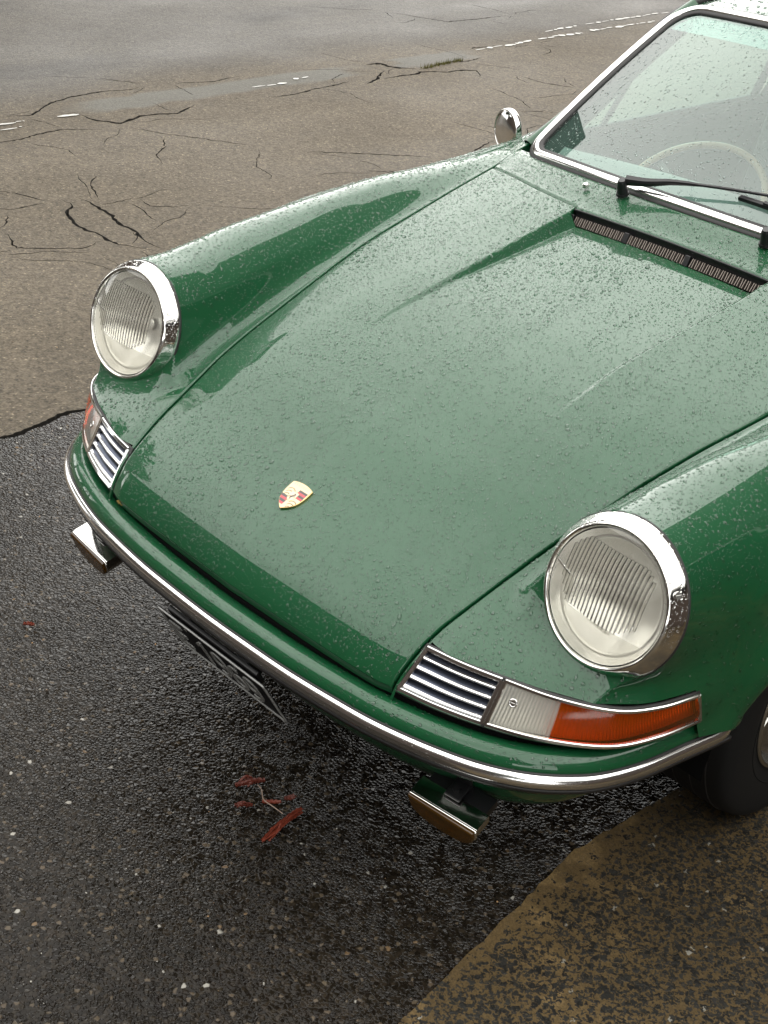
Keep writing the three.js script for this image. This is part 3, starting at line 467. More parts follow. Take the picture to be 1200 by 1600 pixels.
// ------------------------------------------------------------------ bumper, valance
const bumpPts = [[0, 0.878], [0.1, 0.876], [0.2, 0.8715], [0.3, 0.861], [0.37, 0.851], [0.435, 0.8355], [0.494, 0.817], [0.544, 0.797], [0.587, 0.773], [0.626, 0.743], [0.66, 0.706], [0.686, 0.667], [0.712, 0.598], [0.731, 0.505], [0.749, 0.408], [0.756, 0.345]];
const bumpCurve = new THREE.CatmullRomCurve3([...bumpPts.slice(1).reverse().map(([a, z]) => V3(-a, 0, z)), ...bumpPts.map(([a, z]) => V3(a, 0, z))], false, 'centripetal');
function bumpPath(n, i0 = 0, i1 = 1) { // points along the nose plan with outward and up directions
  const P = [], O = [], U = []; for (let k = 0; k <= n; k++) { const t = lerp(i0, i1, k / n), p = bumpCurve.getPointAt(t), d = bumpCurve.getTangentAt(t); P.push(p); O.push(V3(-d.z, 0, d.x).multiplyScalar(Math.sign(-d.z * p.x + d.x * p.z) || 1)); U.push(V3(0, 1, 0)); } return [P, O, U];
}
const round = (pts, n = 6) => new THREE.CatmullRomCurve3(pts.map(([x, y]) => V3(x, y, 0)), false, 'centripetal').getPoints(n * (pts.length - 1)).map((p) => [p.x, p.y]);
const bumper = part('front_bumper', car);
{
  const prf = round([[-0.055, 0.450], [-0.047, 0.461], [-0.036, 0.4675], [-0.024, 0.4695], [-0.012, 0.4665], [-0.004, 0.459], [0.0005, 0.450], [0.0015, 0.442], [0.001, 0.425], [-0.002, 0.405], [-0.012, 0.390], [-0.03, 0.380], [-0.06, 0.375]], 5);
  const [P, O, U] = bumpPath(220);
  for (let i = 0; i < P.length; i++) { const e = Math.min(i, P.length - 1 - i) / 14; if (e < 1) { O[i].multiplyScalar(1); P[i].addScaledVector(O[i], -0.010 * (1 - e) ** 2); } }
  mesh('bumper_shell', sweep(P, O, U, prf, { closedProfile: false }), M.paint, bumper);
  const [Q, R, W] = bumpPath(240, 0.022, 0.978), prC = round([[0.000, 0.4425], [0.006, 0.4425], [0.0115, 0.437], [0.0135, 0.430], [0.0115, 0.4225], [0.006, 0.4175], [0.000, 0.4175]], 4);
  const strip = sweep(Q, R, W, prC); { // rounded ends
    const p = strip.attributes.position, np = prC.length, n = Q.length; for (let i = 0; i < n; i++) { const e = Math.min(i, n - 1 - i), k = e < 5 ? Math.sqrt(1 - ((5 - e) / 5) ** 2) : 1; if (k < 1) for (let j = 0; j < np; j++) { const o = i * np + j, y = p.getY(o); p.setY(o, 0.43 + (y - 0.43) * Math.max(0.05, k)); p.setX(o, lerp(Q[i].x, p.getX(o), Math.max(0.2, k))); p.setZ(o, lerp(Q[i].z, p.getZ(o), Math.max(0.2, k))); } } strip.computeVertexNormals(); }
  mesh('chrome_strip', strip, M.trim, bumper);
  mesh('rubber_seal', sweep(Q, R, W, [[0, 0.4455], [0.0035, 0.4455], [0.0045, 0.444], [0.0045, 0.4427], [0, 0.4427]]), M.rubber, bumper);
  mesh('rubber_seal', sweep(Q, R, W, [[0, 0.4172], [0.0075, 0.4172], [0.0085, 0.414], [0.007, 0.409], [0, 0.409]]), M.rubber, bumper);
  const v = round([[-0.055, 0.379], [-0.065, 0.345], [-0.09, 0.30], [-0.14, 0.255], [-0.22, 0.23]], 5);
  const [A, B, C] = bumpPath(120, 0.06, 0.94); mesh('front_valance', sweep(A, B, C, v, { closedProfile: false }), M.paint, car);
  const sh = sweep(...bumpPath(120, 0.03, 0.97), [[-0.06, 0.455], [-0.042, 0.4555], [-0.042, 0.478], [-0.06, 0.478]]); // black seal between nose and bumper
  mesh('nose_seal', sh, M.dark, car);
}
// ------------------------------------------------------------------ horn grilles and turn signals follow the nose
const sigB = new THREE.CatmullRomCurve3([[0.3825, 0.488, 0.8145], [0.455, 0.487, 0.7955], [0.531, 0.487, 0.767], [0.611, 0.487, 0.7235], [0.688, 0.487, 0.652], [0.722, 0.4885, 0.575], [0.742, 0.491, 0.488]].map((p) => V3(...p)), false, 'centripetal');
const sigT = new THREE.CatmullRomCurve3([[0.3925, 0.557, 0.7625], [0.46, 0.558, 0.7505], [0.5305, 0.5585, 0.7295], [0.608, 0.5575, 0.700], [0.683, 0.5555, 0.648], [0.718, 0.5545, 0.588], [0.7395, 0.5535, 0.511]].map((p) => V3(...p)), false, 'centripetal');
function sigP(t, h, out = 0) {
  const b = sigB.getPoint(clamp(t, 0, 1)), q = sigT.getPoint(clamp(t, 0, 1)), p = b.clone().lerp(q, h); if (!out) return p;
  const e = 0.004, d = sigB.getPoint(Math.min(1, t + e)).sub(sigB.getPoint(Math.max(0, t - e))), n = d.cross(q.sub(b)).normalize(); if (n.x + n.z < 0) n.negate(); return p.addScaledVector(n, out);
}
function sigLoop(t0, t1, h0, h1, out, n = 26) { const P = []; for (let k = 0; k < n; k++) P.push(sigP(lerp(t0, t1, k / n), h0, out)); for (let k = 0; k < 8; k++) P.push(sigP(t1, lerp(h0, h1, k / 8), out)); for (let k = 0; k < n; k++) P.push(sigP(lerp(t1, t0, k / n), h1, out)); for (let k = 0; k < 8; k++) P.push(sigP(t0, lerp(h1, h0, k / 8), out)); return P; }
function loopTube(P, r, flat = 1) { const n = P.length, c = V3(); P.forEach((p) => c.add(p)); c.multiplyScalar(1 / n); const O = [], U = []; for (let i = 0; i < n; i++) { const d = P[(i + 1) % n].clone().sub(P[(i + n - 1) % n]).normalize(), out = P[i].clone().sub(c); out.addScaledVector(d, -out.dot(d)).normalize(); O.push(out); U.push(d.clone().cross(out).normalize()); } const pr = []; for (let k = 0; k < 10; k++) pr.push([r * Math.cos(k * 0.6283), r * flat * Math.sin(k * 0.6283)]); return sweep(P, O, U, pr, { closed: true }); }
const G0 = 0.012, G1 = 0.322, S0 = 0.334, SA = 0.513, S1 = 0.994;
{
  const patch = (t0, t1, h0, h1, bulge, base = 0, nu = 40, nv = 10, slant = 0) => grid(nu, nv, (u, v) => sigP(lerp(t0, t1, u) + slant * (v - 0.5) * (u < 0.5 ? 1 - 2 * u : 0), lerp(h0, h1, v), base + bulge * 4 * v * (1 - v)));
  const ribBump = dataTex(256, 8, (d) => { for (let i = 0; i < 256 * 8; i++) { const v = 127 + 120 * Math.sin((i % 256) / 256 * Math.PI * 2 * 60); d[i * 4] = d[i * 4 + 1] = d[i * 4 + 2] = v; d[i * 4 + 3] = 255; } }, { srgb: false });
  M.sigReflector = phys({ color: lin(0.72, 0.71, 0.67), metalness: 0.7, roughness: 0.32, bumpMap: ribBump, bumpScale: 0.0015 });
  M.slatChrome = phys({ color: lin(0.80, 0.80, 0.80), metalness: 1, roughness: 0.13 });
  M.grilleBack = phys({ color: lin(0.05, 0.055, 0.075), metalness: 0.6, roughness: 0.35 });
  const frameBar = (t0, t1, h0, h1, w, out) => join([
    [t0, t1, h0, h0, 1], [t0, t1, h1, h1, 1], [t0, t0, h0, h1, 0], [t1, t1, h0, h1, 0]].map(([a, b, c, e, along]) => { const P = [], O = [], U = []; const n = along ? 30 : 10; for (let k = 0; k <= n; k++) { const t = lerp(a, b, k / n), h = lerp(c, e, k / n); P.push(sigP(t, h, out)); } for (let k = 0; k <= n; k++) { const d = P[Math.min(n, k + 1)].clone().sub(P[Math.max(0, k - 1)]).normalize(), t = lerp(a, b, k / n), h = lerp(c, e, k / n), nn = sigP(t, h, 0.01).sub(sigP(t, h, 0)).normalize(); U.push(nn); O.push(d.clone().cross(nn).normalize()); } return sweep(P, O, U, [[-w, -0.004], [w, -0.004], [w, 0.0015], [w * 0.6, 0.003], [-w * 0.6, 0.003], [-w, 0.0015]]); }));
  const gFrame = crease(frameBar(G0, G1, 0.035, 0.955, 0.0042, 0.001)), back = patch(G0, G1, 0.02, 0.98, 0, -0.02);
  const slatAt = (h, pr) => { const P = [], O = [], U = []; for (let k = 0; k <= 24; k++) { const t = lerp(G0 + 0.006, G1 - 0.006, k / 24); P.push(sigP(t, h, -0.003)); const n = sigP(t, h, 0.01).sub(sigP(t, h, 0)); n.y = 0; n.normalize(); O.push(n.clone().multiplyScalar(0.94).add(V3(0, -0.34, 0)).normalize()); U.push(n.clone().multiplyScalar(0.34).add(V3(0, 0.94, 0)).normalize()); } return crease(sweep(P, O, U, pr)); };
  const levels = [0.80, 0.585, 0.375, 0.165], lips = levels.map((h) => slatAt(h, round([[0.0002, -0.0020], [0.0050, -0.0024], [0.0064, -0.0004], [0.0052, 0.0016], [0.0002, 0.0014]], 3))), blades = levels.map((h) => slatAt(h, [[-0.0145, -0.0012], [0, -0.0012], [0, 0.0008], [-0.0145, 0.0006]]));
  M.blade = phys({ color: lin(0.085, 0.095, 0.13), metalness: 0.8, roughness: 0.28 });  // dark reflection of the surroundings put into the colour of the chrome blades
  const walls = join([[G0, G0], [G1, G1], [S0, S0], [S1, S1]].map(([t]) => grid(6, 3, (u, v) => sigP(t, lerp(0.02, 0.98, u), -0.024 * v))).concat([[G0, S1, 0.02], [G0, S1, 0.98]].map(([a, b, h]) => grid(50, 3, (u, v) => sigP(lerp(a, b, u), h, -0.024 * v)))));
  const sFrame = crease(frameBar(S0, S1, 0.03, 0.965, 0.0036, 0.001)), refl = (() => { const g = patch(S0, S1, 0.05, 0.95, -0.004, -0.013); return g; })();
  const clear = patch(S0 + 0.006, SA, 0.06, 0.935, 0.0045, 0.0005), amber = patch(SA, S1 - 0.006, 0.06, 0.935, 0.0045, 0.0005);
  const divider = grid(8, 1, (u, v) => sigP(SA, lerp(0.06, 0.94, u), lerp(-0.011, 0.0025, v)));
  const gasket = loopTube(sigLoop(0.004, 0.998, -0.005, 1.0, -0.003), 0.0042);
  const screwG = (t, h) => { const p = sigP(t, h, 0.005), n = sigP(t, h, 0.01).sub(sigP(t, h, 0)).normalize(); const g = join([new THREE.TorusGeometry(0.006, 0.0014, 8, 20), new THREE.CylinderGeometry(0.0042, 0.0042, 0.002, 16).rotateX(Math.PI / 2), at(box(0.007, 0.0009, 0.001, 0.0003), 0, 0, 0.0012)]); return g.applyMatrix4(new THREE.Matrix4().compose(p, new THREE.Quaternion().setFromUnitVectors(V3(0, 0, 1), n), V3(1, 1, 1))); };
  for (const s of [1, -1]) {
    const g = part('horn_grille', car); mesh('grille_frame', sided(gFrame, s), M.slatChrome, g); mesh('grille_backing', sided(back, s), M.grilleBack, g); lips.forEach((x) => mesh('grille_slat', sided(x, s), M.slatChrome, g)); blades.forEach((x) => mesh('slat_blade', sided(x, s), M.blade, g));
    const t = part('turn_signal', car); mesh('signal_frame', sided(sFrame, s), M.chrome, t); mesh('signal_reflector', sided(refl, s), M.sigReflector, t); mesh('clear_lens', sided(clear, s), M.clearPlastic, t); mesh('amber_lens', sided(amber, s), M.amber, t); mesh('lens_divider', sided(divider, s), M.amber, t); mesh('signal_housing', sided(walls, s), M.dark, t); mesh('lens_screw', sided(screwG(S0 + 0.05, 0.62), s), M.trim, t);
    mesh('signal_gasket', sided(gasket, s), M.rubber, car);
  }
}
// ------------------------------------------------------------------ headlights
{
  const R = 0.1086, lensProf = (r0, sag, n = 26) => { const p = []; for (let k = 0; k <= n; k++) { const r = r0 * k / n; p.push(new THREE.Vector2(Math.max(r, 1e-4), sag * (1 - (r / r0) ** 2) + (k > n - 2 ? 0 : 0))); } return p; };
  const lathe = (pts, seg = 96) => { const g = new THREE.LatheGeometry(pts.map(([r, z]) => new THREE.Vector2(r, z)), seg); g.rotateX(Math.PI / 2); return g; }; // axis to +z
  const bez = round([[0.1045, -0.004], [0.1065, 0.0], [0.1092, 0.0014], [0.1125, -0.0006], [0.117, -0.007], [0.1225, -0.017], [0.1265, -0.0255], [0.1262, -0.030], [0.122, -0.033]], 5);
  const bezelG = lathe(bez), gasketG = lathe(round([[0.1275, -0.0325], [0.1285, -0.030], [0.1275, -0.0275], [0.1255, -0.0275]], 4));
  const lensG = lathe(lensProf(0.1070, 0.020).map((v) => [v.x, v.y - 0.001]).concat([]));
  const bowl = []; for (let k = 0; k <= 30; k++) { const r = 0.002 + 0.101 * k / 30; bowl.push([r, -0.072 + 0.068 * (r / 0.103) ** 2]); }
  const bowlG = lathe(bowl), rimG = lathe(round([[0.086, -0.0195], [0.090, -0.0165], [0.094, -0.0165], [0.097, -0.012], [0.103, -0.006]], 4));
  const capG = join([lathe(round([[0.0005, -0.034], [0.008, -0.036], [0.011, -0.041], [0.011, -0.066]], 5), 40)]);
  // moulded optics on the back of the glass: upright flutes, a plain lower field with a slanted step
  const z = (x, y) => 0.019 * (1 - (x * x + y * y) / 0.0111) - 0.0035;
  const fl = []; for (let k = 0; k < 21; k++) { const x = -0.075 + k * 0.0072, top = Math.min(0.074, Math.sqrt(Math.max(0, 0.0088 - x * x)) - 0.004), bot = -0.034 - 0.20 * Math.max(0, x + 0.03) + (x > 0.03 ? (x - 0.03) * 0.9 : 0) + (x < -0.055 ? (-0.055 - x) * 1.6 : 0); const P = [], O = [], U = []; for (let i = 0; i <= 8; i++) { const y = lerp(bot, top, i / 8); P.push(V3(x, y, z(x, y))); O.push(V3(1, 0, 0)); U.push(V3(0, 0, 1)); } fl.push(sweep(P, O, U, [[-0.0034, 0.0005], [0, 0.0007], [0.0034, 0.0005], [0.0025, -0.0024], [0, -0.0038], [-0.0025, -0.0024]])); }
  const flutesG = join(fl);
  const step = (x0, y0, x1, y1) => { const P = [], O = [], U = [], nx = -(y1 - y0), ny = x1 - x0, n = Math.hypot(nx, ny); for (let i = 0; i <= 12; i++) { const x = lerp(x0, x1, i / 12), y = lerp(y0, y1, i / 12); P.push(V3(x, y, z(x, y))); O.push(V3(nx / n, ny / n, 0)); U.push(V3(0, 0, 1)); } return crease(sweep(P, O, U, [[-0.0012, 0.0008], [0.0012, 0.0008], [0.0012, -0.003], [-0.0012, -0.001]])); };
  const stepsG = step(-0.101, 0.014, -0.062, 0.006);
  // the frosted lower field of the glass
  const fieldG = grid(40, 14, (u, v) => { const x = lerp(-0.098, 0.098, u), lo = -Math.sqrt(Math.max(0, 0.0104 - x * x)), up = x < -0.05 ? 0.008 : lerp(-0.036, -0.040, u), y = lerp(lo, Math.max(lo, up), v); return [x, y, z(x, y) - 0.0012]; });
  M.frosted = phys({ color: lin(0.93, 0.92, 0.88), transmission: 0.85, thickness: 0, roughness: 0.45, ior: 1.5 });
  M.flute = phys({ color: lin(0.98, 0.975, 0.95), transmission: 1, thickness: 0.003, roughness: 0.10, ior: 1.5 });
  M.lens = phys({ color: lin(0.97, 0.965, 0.94), transmission: 1, thickness: 0, roughness: 0.0, ior: 1.5 });
  const screwG = join([new THREE.CylinderGeometry(0.0056, 0.0066, 0.006, 20).rotateX(Math.PI / 2), at(box(0.009, 0.0016, 0.0014, 0.0004), 0, 0, 0.003, 0, 0, 0.6)]);
  for (const s of [1, -1]) {
    const h = part('headlight', car); h.position.set(HL.c.x * s, HL.c.y, HL.c.z); h.rotation.set(-HL.tilt, HL.az * s, 0, 'YXZ');
    mesh('bezel', bezelG, M.chrome, h); mesh('headlight_gasket', gasketG, M.rubber, h); mesh('reflector', join([bowlG, rimG]), M.reflector, h); mesh('bulb_shield', capG, M.reflector, h);
    mesh('lens_field', fieldG, M.frosted, h); mesh('lens_flutes', flutesG, M.flute, h); mesh('lens_step', stepsG, M.flute, h); mesh('lens', lensG, M.lens, h);
    const sc = mesh('bezel_screw', screwG, M.alloy, h), an = 0.50; sc.position.set(0.1197 * Math.cos(an), 0.1197 * Math.sin(an), -0.0098); sc.quaternion.setFromUnitVectors(V3(0, 0, 1), V3(0.86 * Math.cos(an), 0.86 * Math.sin(an), 0.5).normalize());
  }
}
// ------------------------------------------------------------------ fog lights, plate, badge
{
  const W = 0.128, Hh = 0.044, D = 0.030;
  const sh = new THREE.Shape(); { const w = W / 2, h = Hh / 2; sh.moveTo(-w, h * 0.95); sh.lineTo(w, h * 0.95); sh.quadraticCurveTo(w * 1.02, -h * 0.2, w * 0.72, -h * 0.75); sh.quadraticCurveTo(w * 0.4, -h * 1.05, 0, -h * 1.08); sh.quadraticCurveTo(-w * 0.4, -h * 1.05, -w * 0.72, -h * 0.75); sh.quadraticCurveTo(-w * 1.02, -h * 0.2, -w, h * 0.95); }
  const ext = (d, b) => new THREE.ExtrudeGeometry(sh, { depth: d, bevelEnabled: true, bevelThickness: b, bevelSize: b, bevelSegments: 3, curveSegments: 14 });
  const houseG = ext(D, 0.003); houseG.translate(0, 0, -D - 0.004); const shellG = ext(0.034, 0.004); shellG.scale(0.86, 0.84, 1); shellG.translate(0, -0.002, -D - 0.038);
  const lensG = ext(0.006, 0.005); lensG.scale(0.955, 0.93, 1); lensG.translate(0, -0.0005, -0.002);
  const rimG = (() => { const pts = sh.getPoints(14).map((p) => V3(p.x * 1.02, p.y * 1.02, 0)); return loopTube(pts.slice(0, -1), 0.0032); })();
  for (const s of [1, -1]) {
    const f = part('fog_light', car); f.position.set(s > 0 ? 0.502 : -0.475, 0.287, s > 0 ? 0.795 : 0.80); f.rotation.set(s > 0 ? 0.30 : 0.32, s * 0.10, s * 0.02, 'YXZ');
    mesh('fog_light_housing', crease(houseG, 30), M.chrome, f); mesh('fog_light_shell', crease(shellG, 30), M.black, f); mesh('fog_light_lens', crease(lensG, 30), M.fogAmber, f); mesh('fog_light_rim', rimG, M.chrome, f);
    mesh('fog_light_bracket', join([at(box(0.03, 0.09, 0.006, 0.002), 0, 0.06, -0.062), at(box(0.03, 0.006, 0.04, 0.002), 0, 0.03, -0.045), at(new THREE.CylinderGeometry(0.007, 0.007, 0.008, 6), 0.0, 0.036, -0.04)]), M.black, f);
  }
  // number plate leaning back under the bumper
  const TL = V3(-0.15, 0.380, 0.878), TR = V3(0.15, 0.380, 0.878), BL = V3(-0.146, 0.267, 0.815), c = TL.clone().add(TR).add(BL).add(V3(0.146, 0.267, 0.815)).multiplyScalar(0.25), up = TL.clone().sub(BL).normalize(); up.x = 0; up.normalize();
  const n = V3(1, 0, 0).cross(up).normalize(), pw = 0.298, ph = 0.130, pl = part('number_plate', car); pl.position.copy(c); pl.quaternion.setFromRotationMatrix(new THREE.Matrix4().makeBasis(V3(1, 0, 0), up, n));
  const rr = (w, h, r) => { const q = new THREE.Shape(); q.moveTo(-w + r, -h); q.lineTo(w - r, -h); q.quadraticCurveTo(w, -h, w, -h + r); q.lineTo(w, h - r); q.quadraticCurveTo(w, h, w - r, h); q.lineTo(-w + r, h); q.quadraticCurveTo(-w, h, -w, h - r); q.lineTo(-w, -h + r); q.quadraticCurveTo(-w, -h, -w + r, -h); return q; };
  const base = rr(pw / 2, ph / 2, 0.008), edge = rr(pw / 2, ph / 2, 0.008); edge.holes.push(rr(pw / 2 - 0.0035, ph / 2 - 0.0035, 0.006));
  const M1 = phys({ color: lin(0.006, 0.006, 0.007), roughness: 0.55, specularIntensity: 0.25 }), M2 = phys({ color: lin(0.26, 0.26, 0.25), roughness: 0.4, metalness: 0.2 });
  mesh('plate_panel', new THREE.ExtrudeGeometry(base, { depth: 0.002, bevelEnabled: false }), M1, pl); mesh('plate_border', at(new THREE.ExtrudeGeometry(edge, { depth: 0.002, bevelEnabled: true, bevelSize: 0.0006, bevelThickness: 0.0006, bevelSegments: 2 }), 0, 0, 0.0022), M2, pl);
  const font = await new FontLoader().loadAsync('fonts/droid/droid_sans_regular.typeface.json');
  const glyphs = [['E', 0.05], ['1', 0.285], ['9', 0.425], ['6', 0.575], ['9', 0.725]];
  for (const [ch, u] of glyphs) { const g = new TextGeometry(ch, { font, size: 0.072, depth: 0.0018, curveSegments: 6, bevelEnabled: true, bevelSize: 0.0008, bevelThickness: 0.0006, bevelSegments: 1 }); g.computeBoundingBox(); const b = g.boundingBox; g.translate(-b.min.x, -(b.min.y + b.max.y) / 2, 0); g.scale(ch === '1' ? 0.8 : 0.86, 1.05, 1); g.translate(-pw / 2 + u * pw, -0.008, 0.0022); mesh('plate_character', g, M2, pl); }
  mesh('plate_holder', join([at(box(0.25, 0.03, 0.01, 0.003), 0, ph / 2 - 0.01, -0.008), at(box(0.03, 0.05, 0.06, 0.003), -0.08, ph / 2 - 0.02, -0.035), at(box(0.03, 0.05, 0.06, 0.003), 0.08, ph / 2 - 0.02, -0.035)]), M.black, pl);
  for (const x of [-0.07, 0.07]) mesh('plate_bolt', at(new THREE.CylinderGeometry(0.005, 0.005, 0.003, 6).rotateX(Math.PI / 2), x, ph / 2 - 0.012, 0.0035), M.trim, pl);
  // enamel shield on the hood
  const cv = document.createElement('canvas'); cv.width = 256; cv.height = 340; const k = cv.getContext('2d');
  k.fillStyle = '#e2c79a'; k.fillRect(0, 0, 256, 340);
  const stripes = (x, y, w, h) => { for (let i = 0; i < 4; i++) { k.fillStyle = i % 2 ? '#b22430' : '#221a18'; k.fillRect(x, y + i * h / 4, w, h / 4); } };
  stripes(140, 74, 104, 104); k.save(); k.beginPath(); k.rect(10, 192, 106, 140); k.clip(); stripes(10, 192, 106, 112); k.restore();
  k.strokeStyle = '#4a3414'; k.lineWidth = 9; for (const [ox, oy] of [[18, 82], [142, 200]]) for (let i = 0; i < 3; i++) { k.beginPath(); k.arc(ox + 52, oy + 62 + i * 30, 48 - i * 6, Math.PI * 1.12, Math.PI * 1.88); k.stroke(); }
  k.fillStyle = '#e5cda2'; k.beginPath(); k.moveTo(84, 118); k.lineTo(172, 118); k.lineTo(172, 180); k.quadraticCurveTo(168, 222, 128, 240); k.quadraticCurveTo(88, 222, 84, 180); k.fill();
  k.strokeStyle = '#8b6a2c'; k.lineWidth = 3; k.stroke();
  k.fillStyle = '#1c1512'; k.beginPath(); k.ellipse(126, 178, 11, 27, 0.45, 0, 7); k.fill(); k.beginPath(); k.ellipse(141, 146, 9, 15, -0.7, 0, 7); k.fill(); k.lineWidth = 7; k.strokeStyle = '#1c1512'; k.beginPath(); k.moveTo(134, 166); k.lineTo(156, 168); k.lineTo(152, 182); k.moveTo(118, 196); k.lineTo(128, 216); k.lineTo(116, 228); k.moveTo(112, 180); k.quadraticCurveTo(92, 176, 98, 204); k.stroke();
  k.fillStyle = '#e2c79a'; k.fillRect(0, 0, 256, 62); k.fillStyle = '#8a6f37'; for (let i = 0; i < 7; i++) { k.fillRect(34 + i * 28, 22, 15, 4); k.fillRect(34 + i * 28, 22, 4, 24); k.fillRect(34 + i * 28, 42, 13, 4); }
  const bt = new THREE.CanvasTexture(cv); bt.colorSpace = THREE.SRGBColorSpace;
  const wB = 0.047, hB = 0.062, bs = new THREE.Shape(); bs.moveTo(-wB / 2, hB * 0.42); bs.quadraticCurveTo(0, hB * 0.56, wB / 2, hB * 0.42); bs.quadraticCurveTo(wB * 0.56, -hB * 0.1, wB * 0.3, -hB * 0.32); bs.quadraticCurveTo(wB * 0.14, -hB * 0.44, 0, -hB * 0.5); bs.quadraticCurveTo(-wB * 0.14, -hB * 0.44, -wB * 0.3, -hB * 0.32); bs.quadraticCurveTo(-wB * 0.56, -hB * 0.1, -wB / 2, hB * 0.42);
  const face = new THREE.ShapeGeometry(bs, 10), fu = face.attributes.uv, fp = face.attributes.position; for (let i = 0; i < fp.count; i++) fu.setXY(i, fp.getX(i) / (wB * 1.06) + 0.5, (fp.getY(i) + hB * 0.5) / hB); face.translate(0, 0, 0.0036);
  const body2 = new THREE.ExtrudeGeometry(bs, { depth: 0.0022, bevelEnabled: true, bevelSize: 0.001, bevelThickness: 0.001, bevelSegments: 3, curveSegments: 10 });
  const badge = part('hood_badge', hood), l = profLAtZ(0.70), P = profAt(l), tn = V3(0, P[3], P[2]).normalize(); // along the hood, forward
  const upB = tn.clone().negate(), nB = V3(1, 0, 0).cross(upB).normalize(); badge.position.set(0, P[1] + crown(0) + 0.0005, P[0]); badge.quaternion.setFromRotationMatrix(new THREE.Matrix4().makeBasis(V3(1, 0, 0), upB, nB));
  mesh('badge_rim', body2, phys({ color: lin(0.75, 0.53, 0.24), metalness: 1, roughness: 0.25 }), badge); mesh('badge_enamel', face, phys({ map: bt, roughness: 0.3, clearcoat: 0.6 }), badge);
}
